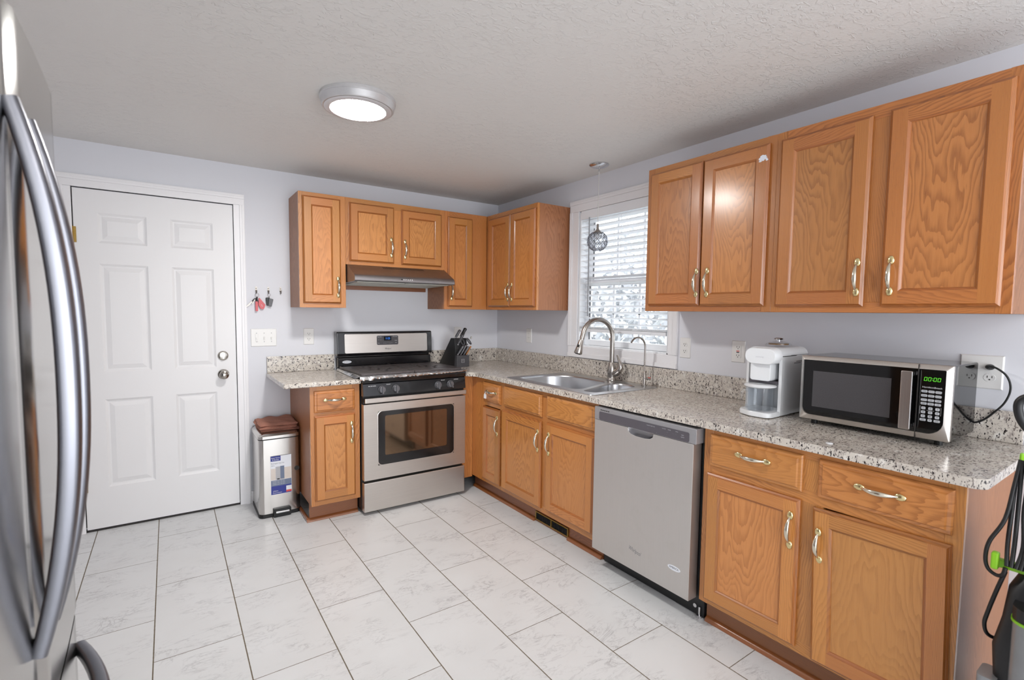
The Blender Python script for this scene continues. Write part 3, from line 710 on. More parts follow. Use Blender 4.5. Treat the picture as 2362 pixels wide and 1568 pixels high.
# ------------------------------------------------------------------ countertops and backsplashes
def slab(name, label, outer, holes, z0, z1, bevel=0.006, cat='countertop'):
    bm = bmesh.new(); edges = []
    for poly in [outer]+holes:
        vs = [bm.verts.new((x, y, z0)) for x, y in poly]
        for i in range(len(vs)): edges.append(bm.edges.new((vs[i], vs[(i+1) % len(vs)])))
    bmesh.ops.triangle_fill(bm, use_beauty=True, edges=edges)
    if holes:
        from mathutils.geometry import intersect_point_quad_2d
        def inside(p, poly):
            c = False; n = len(poly)
            for i in range(n):
                (x1, y1), (x2, y2) = poly[i], poly[i-1]
                if (y1 > p.y) != (y2 > p.y) and p.x < (x2-x1)*(p.y-y1)/(y2-y1)+x1: c = not c
            return c
        kill = [f for f in bm.faces if any(inside(f.calc_center_median(), h) for h in holes)]
        bmesh.ops.delete(bm, geom=kill, context='FACES_ONLY')
    r = bmesh.ops.extrude_face_region(bm, geom=bm.faces[:])
    for v in [g for g in r['geom'] if isinstance(g, bmesh.types.BMVert)]: v.co.z = z1
    bmesh.ops.recalc_face_normals(bm, faces=bm.faces)
    me = bpy.data.meshes.new(name); bm.to_mesh(me); bm.free(); me.materials.append(MT['granite'])
    o = bpy.data.objects.new(name, me); COL.objects.link(o)
    md = o.modifiers.new('bevel', 'BEVEL'); md.width = bevel; md.segments = 3; md.limit_method = 'ANGLE'; md.angle_limit = math.radians(60)
    o['label'] = label; o['category'] = cat; return o
CZ0, CZ1 = 0.8785, 0.9085
slab('countertop', 'short speckled granite countertop left of the stove', [(-1.930, -0.003), (-1.930, -0.645), (-1.4655, -0.645), (-1.4655, -0.003)], [], CZ0, CZ1)
sink_hole = [(-0.575, -1.065), (-0.095, -1.065), (-0.095, -1.87), (-0.575, -1.87)]
slab('countertop', 'long speckled granite countertop with the sink, from the corner to the right end',
     rounded_poly([(-0.003, -0.003), (-0.7005, -0.003), (-0.7005, -0.645), (-0.645, -0.715), (-0.645, -3.474), (-0.003, -3.474)], [0, 0, 0, 0.03, 0.035, 0]), [sink_hole], CZ0, CZ1, 0.009)
def splash(label, x0, x1, y0, y1):
    mb = MB(); mb.box(x0, x1, y0, y1, CZ1+0.0004, 1.0225); solo('backsplash', label, 'backsplash', mb, 'granite', ((x0+x1)/2, (y0+y1)/2, CZ1), bevel=0.002)
splash('short granite backsplash behind the countertop left of the stove', -1.925, -1.466, -0.02, -0.003)
splash('granite backsplash on the stove wall behind the knife block', -0.699, -0.0205, -0.02, -0.003)
splash('long granite backsplash along the window wall behind the sink and microwave', -0.02, -0.003, -3.438, -0.003)
# ------------------------------------------------------------------ sink and faucets
sk = thing('kitchen_sink', 'stainless steel double-bowl drop-in sink under the window', 'sink', (-0.33, -1.46, CZ1))
rim = [(-0.603, -1.045), (-0.062, -1.045), (-0.062, -1.888), (-0.603, -1.888)]
b1 = rounded_poly([(-0.552, -1.090), (-0.150, -1.090), (-0.165, -1.575), (-0.552, -1.715)], [0.07, 0.19, 0.09, 0.05], 12)
b2 = rounded_poly([(-0.552, -1.750), (-0.150, -1.605), (-0.13, -1.815), (-0.545, -1.840)], [0.03, 0.06, 0.09, 0.04], 8)
def sinkdeck():
    bm = bmesh.new(); edges = []; z = CZ1+0.0035
    for poly in (rounded_poly(rim, 0.03, 5), b1, b2):
        vs = [bm.verts.new((x, y, z)) for x, y in poly]
        for i in range(len(vs)): edges.append(bm.edges.new((vs[i], vs[(i+1) % len(vs)])))
    bmesh.ops.triangle_fill(bm, use_beauty=True, edges=edges)
    def inside(p, poly):
        c = False
        for i in range(len(poly)):
            (x1, y1), (x2, y2) = poly[i], poly[i-1]
            if (y1 > p.y) != (y2 > p.y) and p.x < (x2-x1)*(p.y-y1)/(y2-y1)+x1: c = not c
        return c
    bmesh.ops.delete(bm, geom=[f for f in bm.faces if inside(f.calc_center_median(), b1) or inside(f.calc_center_median(), b2)], context='FACES_ONLY')
    vs = [v.co.copy() for v in bm.verts]; bm.verts.index_update(); fs = [[v.index for v in f.verts] for f in bm.faces]; bm.free()
    mb = MB()
    for f in fs: mb.quad([tuple(vs[i]) for i in f])
    R0 = rounded_poly(rim, 0.03, 5); ex = lambda P, s, z: [(x+s*math.copysign(1, x+0.33), y+s*math.copysign(1, y+1.466), z) for x, y in P]
    mb.loft([ex(R0, 0, z), ex(R0, 0.004, z-0.0005), ex(R0, 0.005, CZ1+0.0006)])
    return finish('deck', mb, 'sink', sk, smooth=40)
sinkdeck()
for b, dep in ((b1, 0.20), (b2, 0.16)):
    cx = sum(p[0] for p in b)/len(b); cy = sum(p[1] for p in b)/len(b); mb = MB(); L = []; z = CZ1+0.0035
    for s_, dz in ((0, 0), (0.012, -0.002), (0.022, -0.012), (0.06, -dep*0.5), (0.11, -dep+0.04), (0.18, -dep+0.012), (0.3, -dep)):
        L.append([(x+(cx-x)*s_, y+(cy-y)*s_, z+dz) for x, y in b])
    mb.loft(L, 0, True, False, True); o = finish('bowl', mb, 'sink', sk, smooth=50)
    mb = MB(); mb.lathe([(0.042, 0), (0.042, 0.003), (0.03, 0.004), (0.028, 0.001), (0, 0.001)], (cx, cy, z-dep+0.0005), 2, 24); finish('drain', mb, 'chrome', o, smooth=40)

fc = thing('kitchen_faucet', 'tall brushed nickel gooseneck pull-down faucet behind the sink', 'faucet', (-0.085, -1.52, CZ1+0.0045))
fx, fy, fz = -0.085, -1.525, CZ1+0.0045
mb = MB(); mb.lathe([(0.0, 0), (0.030, 0), (0.030, 0.006), (0.026, 0.012), (0.025, 0.02), (0.0275, 0.04), (0.029, 0.06), (0.0275, 0.08), (0.022, 0.10), (0.0165, 0.118), (0.0, 0.118)], (fx, fy, fz), 2, 28); finish('body', mb, 'nickel', fc, smooth=50)
mb = MB(); P = [(fx, fy, fz+0.117), (fx, fy, fz+0.2), (fx, fy, fz+0.285)]
R_ = 0.115; dirx, diry = -0.985, 0.17
for i in range(1, 15):
    a = PI*0.94*i/14; P.append((fx+dirx*R_*(1-math.cos(a)), fy+diry*R_*(1-math.cos(a)), fz+0.285+R_*math.sin(a)))
ex_ = Vector(P[-1]); tn = (Vector(P[-1])-Vector(P[-2])).normalized()
P.append(tuple(ex_+tn*0.03)); mb.tube(P, 0.0152, 16); finish('spout', mb, 'nickel', fc, smooth=60)
q = ex_+tn*0.03
mb = MB(); mb.tube([q+tn*0.001, q+tn*0.012, q+tn*0.0125, q+tn*0.05, q+tn*0.095, q+tn*0.1], [0.0135, 0.0135, 0.016, 0.0195, 0.027, 0.025], 20); sp = finish('spray_head', mb, 'nickel', fc, smooth=40)
mb = MB(); mb.tube([q+tn*0.0118, q+tn*0.0135], 0.0138, 16); finish('collar', mb, 'rubber', sp)
mb = MB(); c_ = q+tn*0.05; mb.ball((c_.x-0.018, c_.y-0.004, c_.z), (0.006, 0.008, 0.016)); finish('spray_button', mb, 'rubber', sp, smooth=60)
mb = MB(); mb.tube([q+tn*0.1002, q+tn*0.103], 0.018, 16); finish('aerator', mb, 'rubber', sp)
mb = MB(); b_ = Vector((fx, fy, fz+0.045)); sd = Vector((0.1, -1.0, 0)).normalized()
mb.tube([b_+sd*0.02, b_+sd*0.04+Vector((0, 0, .01)), b_+sd*0.062+Vector((0, 0, .026))], [0.021, 0.025, 0.022], 16)
mb.tube([b_+sd*0.058+Vector((0, 0, .024)), b_+sd*0.072+Vector((0, 0, .045)), b_+sd*0.066+Vector((0, 0, .075)), b_+sd*0.052+Vector((0, 0, .105)), b_+sd*0.046+Vector((0, 0, .125))], [0.022, 0.019, 0.0115, 0.0085, 0.0085], 14)
finish('lever_handle', mb, 'nickel', fc, smooth=60)

ff = thing('filter_faucet', 'slim brushed nickel drinking water faucet at the right end of the sink', 'faucet', (-0.085, -1.79, CZ1+0.0045))
gx, gy, gz = -0.085, -1.80, CZ1+0.0045
mb = MB(); mb.lathe([(0, 0), (0.016, 0), (0.016, 0.004), (0.0095, 0.006), (0.0095, 0.085), (0.0055, 0.09), (0, 0.09)], (gx, gy, gz), 2, 20)
mb.tube([(gx, gy, gz+0.045), (gx+0.005, gy-0.042, gz+0.045)], 0.0075, 14); finish('body', mb, 'nickel', ff, smooth=40)
mb = MB(); P = [(gx, gy, gz+0.088), (gx, gy, gz+0.235)]
for i in range(1, 13):
    a = PI*0.83*i/12; P.append((gx-0.062*(1-math.cos(a))*0.98, gy+0.062*(1-math.cos(a))*0.1, gz+0.235+0.062*math.sin(a)))
mb.tube(P, 0.0055, 10); finish('spout', mb, 'nickel', ff, smooth=60)
mb = MB(); mb.tube([(gx+0.003, gy-0.036, gz+0.052), (gx+0.006, gy-0.034, gz+0.07), (gx+0.01, gy-0.03, gz+0.098)], [0.004, 0.0035, 0.0045], 8); mb.lathe([(0.0085, 0), (0.0085, 0.004)], (gx+0.003, gy-0.036, gz+0.05), 2, 12, 1); finish('tap_lever', mb, ['nickel', 'red'], ff, smooth=50)

# ------------------------------------------------------------------ stove
SX0, SX1 = -1.4613, -0.7060
st = thing('gas_stove', 'freestanding stainless and black gas stove between two oak base cabinets', 'stove', (-1.083, -0.35, 0))
mb = MB(TB); mb.box(SX0, SX1, 0.022, 0.905, 0.03, 0.615); finish('body', mb, 'blackm', st, bevel=0.003)
for u in (SX0+0.05, SX1-0.05):
    for w in (0.09, 0.56): mb = MB(TB); mb.lathe([(0.015, 0.0002), (0.015, 0.022)], (u, 0, w), 1, 12); finish('foot', mb, 'blackm', st)
mb = MB(TB); mb.box(SX0+0.002, SX1-0.002, 0.022, 0.219, 0.617, 0.668); finish('storage_drawer', mb, 'steel', st, bevel=0.006)
# oven door with window opening
wu0, wu1, wv0, wv1 = -1.365, -0.801, 0.328, 0.690
mb = MB(TB); du0, du1, dv0, dv1 = SX0+0.002, SX1-0.002, 0.236, 0.741; fo = 0.67
mb.face_holes(du0, du1, dv0, dv1, fo, [(wu0, wu1, wv0, wv1)])
mb.rects([(du0, du1, dv0, dv1, 0.617), (du0, du1, dv0, dv1, fo)], 0, False)
mb.rects([(wu0, wu1, wv0, wv1, fo), (wu0, wu1, wv0, wv1, 0.66)], 0, False)
mb.quad([(du0, dv0, 0.617), (du1, dv0, 0.617), (du1, dv1, 0.617), (du0, dv1, 0.617)])
od = finish('oven_door', mb, 'steel', st)
mb = MB(TB); ro = rrect(wu0+0.001, wu1-0.001, wv0+0.001, wv1-0.001, 0.03, 6)
mb.loft([[(a, b, 0.662) for a, b in ro], [(a, b, 0.6712) for a, b in ro]], 0, True, True, False)
ri_ = rrect(wu0+0.048, wu1-0.055, wv0+0.062, wv1-0.032, 0.012, 6)
mb.loft([[(a, b, 0.6712) for a, b in ro], [(a, b, 0.6712) for a, b in ri_], [(a, b, 0.668) for a, b in ri_]], 0)
finish('window_border', mb, 'black', od)
mb = MB(TB); mb.quad([(a, b, 0.668) for a, b in ri_]); finish('window_glass', mb, 'ovenglass', od)
mb = MB(TB)   # bright trim bead around the window
ro2 = rrect(wu0-0.004, wu1+0.006, wv0-0.004, wv1+0.004, 0.033, 6)
mb.loft([[(a, b, 0.6703) for a, b in ro2], [(a, b, 0.6722) for a, b in rrect(wu0-0.001, wu1+0.003, wv0-0.001, wv1+0.001, 0.031, 6)], [(a, b, 0.6715) for a, b in ro]], 0); finish('window_trim', mb, 'steel', od, smooth=50)
mb = MB(TB); mb.box(SX0+0.004, SX1-0.004, 0.752, 0.785, 0.680, 0.694); 
for u in (SX0+0.02, SX1-0.05): mb.box(u, u+0.03, 0.757, 0.78, 0.645, 0.682)
finish('oven_handle', mb, 'steel', st, bevel=0.005, bseg=3)
mb = MB(TB); mb.box(SX0+0.004, SX1-0.004, 0.745, 0.792, 0.617, 0.648); finish('vent_slot', mb, 'blackm', st)
mb = MB(TB)   # control panel, slightly tilted
prof = [(0.792, 0.617), (0.795, 0.672), (0.874, 0.660), (0.880, 0.655), (0.880, 0.617)]
mb.loft([[(SX0, a, b) for a, b in prof], [(SX1, a, b) for a, b in prof]], 0, True, True, True); cp = finish('control_panel', mb, 'black', st, bevel=0.002)
for i, u in enumerate((-1.337, -1.240, -0.928, -0.832)):
    mb = MB(TB); mb.lathe([(0.0, 0), (0.0265, 0), (0.0265, 0.004), (0.023, 0.009), (0.0215, 0.02), (0.019, 0.022), (0, 0.022)], (u, 0.834, 0.667), 2, 26)
    an = 0 if i < 3 else 0.45
    P = [(-0.0045, -0.026), (0.0045, -0.026), (0.0045, 0.024), (-0.0045, 0.024)]; P = [(u+x*math.cos(an)-y*math.sin(an), 0.834+x*math.sin(an)+y*math.cos(an)) for x, y in P]
    mb.prism(P, 0.685, 0.701); finish('knob', mb, 'knobg', cp, bevel=0.0015)
for u, wd in ((-1.40, 0.05), (-1.29, 0.028), (-0.887, 0.03), (-0.782, 0.036)):
    text('BURNER' if wd > 0.03 else 'FRONT', TB, u, 0.864 if u > -1.3 else 0.86, 0.6622 if u < -2 else 0.664, 0.006, 'inkwhite', cp, wd)
mb = MB(TB)
prof = [(0.8805, 0.617), (0.8805, 0.668), (0.905, 0.672), (0.918, 0.670), (0.924, 0.655), (0.924, 0.09), (0.906, 0.09), (0.906, 0.617)]
mb.loft([[(SX0-0.002, a, b) for a, b in prof], [(SX1+0.002, a, b) for a, b in prof]], 0, True, True, True); ct = finish('cooktop', mb, 'black', st, bevel=0.004)
# cooktop cover plates
def plate(u0, u1, w0, w1):
    mb = MB(TB); nu, nw = 13, 10; hu, hw = (u1-u0)/nu, (w1-w0)/nw
    holes = {(4, 2), (6, 2), (5, 3), (7, 4), (6, 5), (8, 6), (7, 7), (9, 5), (4, 5)}
    for i in range(nu):
        for j in range(nw):
            if (i, j) in holes: continue
            mb.box(u0+i*hu, u0+(i+1)*hu, 0.9275, 0.936+(0.0018 if j % 2 else 0), w0+j*hw, w0+(j+1)*hw)
    mb.box(u0, u1, 0.9275, 0.94, w1, w1+0.008); mb.box(u0-0.008, u0, 0.9245, 0.94, w0, w1+0.008); mb.box(u1, u1+0.006, 0.9245, 0.94, w0, w1+0.008)
    finish('burner_plate', mb, 'iron', ct, weld=False)
plate(-1.449, -1.092, 0.115, 0.615); plate(-1.074, -0.722, 0.115, 0.615)
mb = MB(TB)  # backguard
mb.box(SX0+0.004, SX1-0.004, 0.9245, 0.998, 0.022, 0.085); mb.box(SX0+0.01, SX1-0.01, 0.998, 1.012, 0.022, 0.07); finish('backguard_riser', mb, 'black', st, bevel=0.004)
mb = MB(TB); prof = [(1.012, 0.022), (1.012, 0.098), (1.03, 0.102), (1.183, 0.092), (1.192, 0.085), (1.192, 0.022)]
mb.loft([[(SX0-0.006, a, b) for a, b in prof], [(SX1+0.002, a, b) for a, b in prof]], 0, True, True, True); bgd = finish('backguard', mb, 'black', st, bevel=0.006, bseg=3)
def TBG(u, v, w): return TB(u, v, w+0.102-(v-1.03)*0.0654)
mb = MB(TBG); mb.loft([[(a, b, w) for a, b in rrect(-1.413, -0.747, 1.030, 1.175, 0.012)] for w in (-0.002, 0.0035)], 0, True, True, True); finish('stainless_face', mb, 'steel', bgd, bevel=0.0015)
mb = MB(TBG); mb.loft([[(a, b, w) for a, b in rrect(-1.168, -0.995, 1.088, 1.160, 0.01)] for w in (0.003, 0.0055)], 0, True, True, True); ds = finish('clock_panel', mb, 'dgrey', bgd, bevel=0.001)
mb = MB(TBG); mb.box(-1.112, -1.052, 1.121, 1.153, 0.0055, 0.0061); finish('clock_display', mb, 'blackg', ds)
text('11:25', TBG, -1.081, 1.137, 0.0066, 0.016, 'ledb', ds, 0.034)
for u, v, t in ((-1.155, 1.15, 'Bake'), (-1.137, 1.15, 'Broil'), (-1.155, 1.126, '3'), (-1.137, 1.126, '4'), (-1.155, 1.102, 'Oven'), (-1.112, 1.101, '5'), (-1.097, 1.101, '6'), (-1.08, 1.101, '7'), (-1.064, 1.101, '8'), (-1.049, 1.101, '9'), (-1.032, 1.152, 'Timer'), (-1.012, 1.152, 'Clock'), (-1.015, 1.12, 'START'), (-1.015, 1.103, 'OFF')):
    text(t, TBG, u, v, 0.006, 0.005, 'inkwhite', ds)
text('Whirlpool', TBG, -1.081, 1.058, 0.0039, 0.013, 'ink', bgd, 0.05, shear=0.3)
mb = MB(TB); mb.loft([[(-1.393+0.034*math.cos(t*PI/12), 0.966+0.0105*math.sin(t*PI/12), w) for t in range(24)] for w in (0.084, 0.0862)], 0, True, True, True); bdg = finish('oval_sticker', mb, 'paper', st)
text('AMERICA', TB, -1.393, 0.966, 0.0866, 0.008, 'ink', st, 0.05)

# foil on the cooktop rim
mb = MB(TB); rn = random.Random(5); L = []
N = 90
for i in range(N+1):
    t = i/N; u = SX0-0.022+t*(SX1-SX0+0.03); lift = 0.0 if t < 0.55 else 0.004
    jj = lambda a: rn.uniform(-a, a)
    drop = 0.024+jj(0.004) if t < 0.12 else (0.016+jj(0.003) if t < 0.55 else max(0.006, 0.016-(t-0.55)*0.022)+jj(0.002))
    L.append([(u, 0.9268+jj(0.001)+lift*0.3, 0.628+jj(0.004)), (u, 0.929+jj(0.0018), 0.655+jj(0.003)), (u, 0.9255+jj(0.002), 0.674+jj(0.002)), (u, 0.926-drop*0.6, 0.6775+jj(0.0015)), (u, 0.926-drop, 0.676+jj(0.002))])
mb.loft(L, 0, False)
L = []
for i in range(41):
    t = i/40; w = 0.12+t*0.52; jj = lambda a: rn.uniform(-a, a)
    L.append([(SX0-0.004, 0.9272+jj(0.0008), w), (SX0-0.013+jj(0.002), 0.925+jj(0.001), w), (SX0-0.018-t*0.022+jj(0.003), 0.9125+jj(0.001), w)])
mb.loft(L, 0, False)
solo('aluminium_foil', 'strip of crumpled aluminium foil along the front edge of the cooktop', 'foil', mb, 'foil', (-1.08, -0.66, 0.925), smooth=20)

# ------------------------------------------------------------------ range hood
rh = thing('range_hood', 'brushed steel under-cabinet range hood above the stove', 'range hood', (-1.08, -0.25, 1.535))
HX0, HX1 = -1.452, -0.702
mb = MB(TB); prof = [(1.6722, 0.012), (1.6722, 0.315), (1.598, 0.468), (1.59, 0.480), (1.578, 0.487), (1.565, 0.489), (1.555, 0.486), (1.551, 0.478)]
mb.loft([[(HX0, a, b) for a, b in prof], [(HX1, a, b) for a, b in prof]], 0, False)
sd_ = prof+[(1.541, 0.012)]
mb.quad([(HX0, a, b) for a, b in sd_]); mb.quad([(HX1, a, b) for a, b in sd_][::-1])
mb.quad([(HX0, 1.541, 0.012), (HX1, 1.541, 0.012), (HX1, 1.6722, 0.012), (HX0, 1.6722, 0.012)])
hs = finish('hood_shell', mb, 'hood', rh, smooth=30)
mb = MB(TB)
def und(u0, u1, w0, w1, dz): return [(u0, 1.541+(w0-0.012)*0.0215+dz, w0), (u1, 1.541+(w0-0.012)*0.0215+dz, w0), (u1, 1.541+(w1-0.012)*0.0215+dz, w1), (u0, 1.541+(w1-0.012)*0.0215+dz, w1)]
mb.quad(und(HX0+0.001, HX1-0.001, 0.013, 0.478, 0.0)); finish('underside', mb, 'greyp', rh)
for a, b in ((HX0+0.03, -1.082), (-1.074, HX1-0.03)):
    mb = MB(TB); mb.loft([und(a, b, 0.05, 0.44, -0.0005), und(a, b, 0.05, 0.44, -0.004)], 0, True, True, True); finish('grease_filter', mb, 'filter', rh)
mb = MB(TB)
for i in range(24):
    u = -1.207+i*0.0133; n1, n2 = (1.6675, 0.3265), (1.653, 0.356)
    mb.quad([(u, n1[0], n1[1]), (u+0.006, n1[0], n1[1]), (u+0.011, n2[0], n2[1]), (u+0.005, n2[0], n2[1])])
finish('vent_slots', mb, 'slot', rh)
for i in range(6):
    mb = MB(TB); u = -1.121+i*0.0158; mb.lathe([(0.0045, 0), (0.0045, 0.004), (0.003, 0.005), (0, 0.005)], (u, 1.573, 0.4865), 2, 12); finish('push_button', mb, 'rubber' if i == 0 else 'chrome', rh, smooth=50)
mb = MB(TB); mb.box(HX0+0.002, HX1-0.02, 1.5085, 1.5395, 0.001, 0.018, 0, 0); solo('wooden_strip', 'thin dark wooden strip on the wall under the back of the range hood', 'trim', mb, 'oak_dark', (-1.08, -0.01, 1.52))

# ------------------------------------------------------------------ dishwasher
dw = thing('dishwasher', 'stainless front-control dishwasher under the counter right of the sink', 'dishwasher', (-0.33, -2.257, 0))
mb = MB(TR); mb.box(1.962, 2.562, 0.11, 0.866, 0.03, 0.585); finish('tub', mb, 'blackm', dw)
mb = MB(TR); n0, n1 = 2.183, 2.339
notch = [(n0, 0.799), (n0+0.004, 0.782), (n0+0.018, 0.772), (n0+0.05, 0.7665), (n1-0.05, 0.7665), (n1-0.018, 0.772), (n1-0.004, 0.782), (n1, 0.799)]
out = [(1.955, 0.102), (2.554, 0.102), (2.554, 0.799)]+notch[::-1]+[(1.955, 0.799)]
mb.prism(out, 0.590, 0.6495); ddw = finish('door', mb, 'steeldw', dw, bevel=0.0015, mangle=60)
mb = MB(TR); mb.loft([[(a, b, 0.6475) for a, b in notch], [((a-2.261)*0.93+2.261, b+0.006, 0.630) for a, b in notch], [((a-2.261)*0.85+2.261, b+0.02, 0.618) for a, b in notch]], 0, False)
mb.quad([((a-2.261)*0.85+2.261, b+0.02, 0.618) for a, b in notch][::-1]); finish('handle_pocket', mb, 'chrome', ddw, smooth=60)
mb = MB(TR); mb.box(1.955, 2.567, 0.8005, 0.868, 0.588, 0.652); co = finish('console', mb, 'console', dw, bevel=0.003)
mb = MB(TR); mb.loft([[(a, b, w) for a, b in rrect(1.99, 2.533, 0.8035, 0.846, 0.008)] for w in (0.651, 0.6535)], 0, True, True, True); finish('console_panel', mb, 'consoled', co)
mb = MB(TR)
for i in range(5): mb.box(1.998+i*0.013, 2.008+i*0.013, 0.8525, 0.857, 0.6515, 0.6525)
finish('vent_slots', mb, 'slot', co)
for u, v, t in ((2.32, 0.836, 'heated wash'), (2.345, 0.836, 'dry'), (2.31, 0.822, '( )'), (2.36, 0.811, '•'), (2.40, 0.838, 'normal'), (2.43, 0.838, 'heavy'), (2.42, 0.825, '( )'), (2.45, 0.825, '( )'), (2.465, 0.825, '( )'), (2.47, 0.838, 'rinse'), (2.50, 0.829, 'start'), (2.50, 0.82, 'cancel')):
    text(t, TR, u, v, 0.6538, 0.005, 'inkgrey' if '(' in t else 'btn', co)
text('Whirlpool', TR, 2.247, 0.203, 0.6499, 0.022, 'inkgrey', ddw, 0.075, shear=0.3, rot=-0.12)
mb = MB(TR); mb.loft([[(2.476+0.034*math.cos(t*PI/12), 0.217+0.0115*math.sin(t*PI/12), w) for t in range(24)] for w in (0.6493, 0.6502)], 0, True, True, True); finish('oval_sticker', mb, 'paper', ddw)
text('AMERICA', TR, 2.476, 0.218, 0.6506, 0.009, 'ink', ddw, 0.05)
mb = MB(TR); mb.box(1.958, 2.574, 0.004, 0.098, 0.50, 0.560); finish('kick_plate', mb, 'blackm', dw, bevel=0.003)
mb = MB(TR); mb.lathe([(0.012, 0.0003), (0.012, 0.012), (0.005, 0.012), (0.005, 0.05)], (2.556, 0, 0.566), 1, 12); mb.lathe([(0.009, 0), (0.009, 0.006)], (2.532, 0.045, 0.56), 2, 12); finish('levelling_foot', mb, 'chrome', dw, smooth=40)
mb = MB(TR); mb.box(2.5655, 2.5735, 0.20, 0.866, 0.55, 0.575); finish('side_bracket', mb, 'greyp', dw)

# floor vent
vt = thing('floor_vent', 'brown louvred heating vent set in the toe kick below the sink cabinet', 'vent', (-0.555, -1.494, 0.01))
mb = MB(TR); 
for r in ((1.333, 1.654, 0.012, 0.019), (1.333, 1.654, 0.061, 0.068), (1.333, 1.341, 0.019, 0.061), (1.646, 1.654, 0.019, 0.061), (1.489, 1.497, 0.019, 0.061)): mb.box(*r, 0.5485, 0.556)
finish('frame', mb, 'hinge', vt, bevel=0.001)
mb = MB(TR); mb.box(1.341, 1.646, 0.019, 0.061, 0.5483, 0.5488); finish('backing', mb, 'slot', vt)
mb = MB(TR)
for i in range(26):
    u = 1.345+i*0.0117
    if 1.485 < u < 1.499: continue
    mb.box(u, u+0.0035, 0.019, 0.061, 0.5488, 0.554)
finish('louvres', mb, 'blackm', vt)

# ------------------------------------------------------------------ refrigerator
fr = thing('refrigerator', 'stainless french-door refrigerator at the left edge with long curved handles', 'refrigerator', (-3.06, -2.81, 0))
FY0, FY1, FYC = -3.246, -2.376, -2.811
def bow(y): return -2.672+0.012*(1-((y-FYC)/0.435)**2)
mb = MB(); mb.box(-3.44, -2.755, FY0+0.005, FY1-0.005, 0.03, 1.775); finish('body', mb, 'dgrey', fr, bevel=0.004)
for x in (-3.38, -2.80):
    for y in (FY0+0.06, FY1-0.06): mb = MB(); mb.lathe([(0.02, 0.0003), (0.02, 0.03)], (x, y, 0), 2, 12); finish('foot', mb, 'blackm', fr)
def fdoor(nm, y0, y1, z0, z1):
    mb = MB(); n = 14; P = [(-2.75, y0)]
    for i in range(n+1):
        y = y0+(y1-y0)*i/n; x = bow(y); e = min(i, n-i)
        P.append((x-(0.010 if e == 0 else 0.0), y))
    P.append((-2.75, y1)); mb.prism(P, z0, z1); return finish(nm, mb, 'fridge', fr, smooth=25)
d1 = fdoor('door', FYC+0.003, FY1, 0.697, 1.798); d2 = fdoor('door', FY0, FYC-0.003, 0.697, 1.798); d3 = fdoor('freezer_drawer', FY0, FY1, 0.09, 0.688)
mb = MB(); mb.box(-2.752, -2.70, FY0+0.01, FY1-0.01, 0.03, 0.085); finish('base_grille', mb, 'dgrey', fr)
mb = MB(); mb.box(-2.78, -2.69, FY1-0.05, FY1-0.012, 1.7985, 1.815); mb.box(-2.78, -2.69, FY0+0.012, FY0+0.05, 1.7985, 1.815); finish('hinge_cover', mb, 'greyp', fr, bevel=0.004)
def fhandle(parent, y, z0, z1):
    mb = MB(); P = []; R2 = []; N = 28
    for i in range(N+1):
        t = -1+2*i/N; z = (z0+z1)/2+t*(z1-z0)/2; e = 1-abs(t)**2.3
        P.append((bow(y)+0.005+0.047*e, y, z)); R2.append((0.0105+0.0035*e, 0.0125))
    mb.tube(P, R2, 20, 0, ref=(1, 0, 0), sq=0.62); finish('handle', mb, 'fhandle', parent, smooth=60)
fhandle(d2, -2.853, 0.845, 1.645); fhandle(d1, -2.748, 0.845, 1.645)
mb = MB(); P = []; R2 = []
for i in range(25):
    t = -1+2*i/24; y = FYC+t*0.37; e = 1-abs(t)**2.6; P.append((bow(y)+0.006+0.055*e, y, 0.617)); R2.append((0.011+0.004*e, 0.0145))
mb.tube(P, R2, 20, 0, ref=(1, 0, 0), sq=0.62); finish('handle', mb, 'fhandle', d3, smooth=60)

# ------------------------------------------------------------------ trash can and towel
tc = thing('trash_can', 'slim stainless step trash can with a paper label, between door and base cabinet', 'trash can', (-1.91, -0.19, 0))
tx0, tx1, ty0, ty1 = -2.035, -1.785, -0.348, -0.03
def tloop(i, z, bulge=0.0):
    P = rounded_poly([(tx0+i, ty0+i), (tx1-i, ty0+i), (tx1-i, ty1-i), (tx0+i, ty1-i)], 0.03, 6); return [(x, y-(bulge*(1-((x+1.91)/0.125)**2) if y < ty0+0.05 else 0), z) for x, y in P]
mb = MB(); mb.loft([tloop(0.0, 0.0005), tloop(-0.003, 0.004), tloop(-0.003, 0.024), tloop(0.002, 0.026)], 0, True, True, True); finish('base_ring', mb, 'rubber', tc, smooth=40)
mb = MB(); mb.loft([tloop(0.0, 0.0265, 0.008), tloop(0.001, 0.2, 0.008), tloop(0.002, 0.512, 0.008)], 0, True, True, True); can = finish('can_body', mb, 'steelv', tc, smooth=40)
mb = MB(); mb.loft([tloop(0.004, 0.512), tloop(0.004, 0.5185)], 0, True, True, True); finish('lid_gasket', mb, 'rubber', tc)
mb = MB(); mb.loft([tloop(-0.001, 0.519, 0.004), tloop(-0.001, 0.536, 0.004), tloop(0.012, 0.550, 0.004), tloop(0.02, 0.552)], 0, True, True, True); finish('lid', mb, 'steelv', tc, smooth=35)
mb = MB(TB); P = rrect(-1.958, -1.850, 0.001, 0.056, 0.008)
mb.prism(P, 0.34, 0.371); finish('pedal_housing', mb, 'rubber', tc, bevel=0.002)
mb = MB(TB); mb.box(-1.946, -1.862, 0.032, 0.043, 0.36, 0.388); finish('pedal', mb, 'chrome', tc, bevel=0.003)
def TS(u, v, w): return TB(u, v, w+0.3475+0.008*(1-((u+1.91)/0.125)**2))
mb = MB(TS)
def patch(mb, u0, u1, v0, v1, w, m):
    n = 6
    for i in range(n):
        a, b = u0+(u1-u0)*i/n, u0+(u1-u0)*(i+1)/n; mb.quad([(a, v0, w), (b, v0, w), (b, v1, w), (a, v1, w)], m)
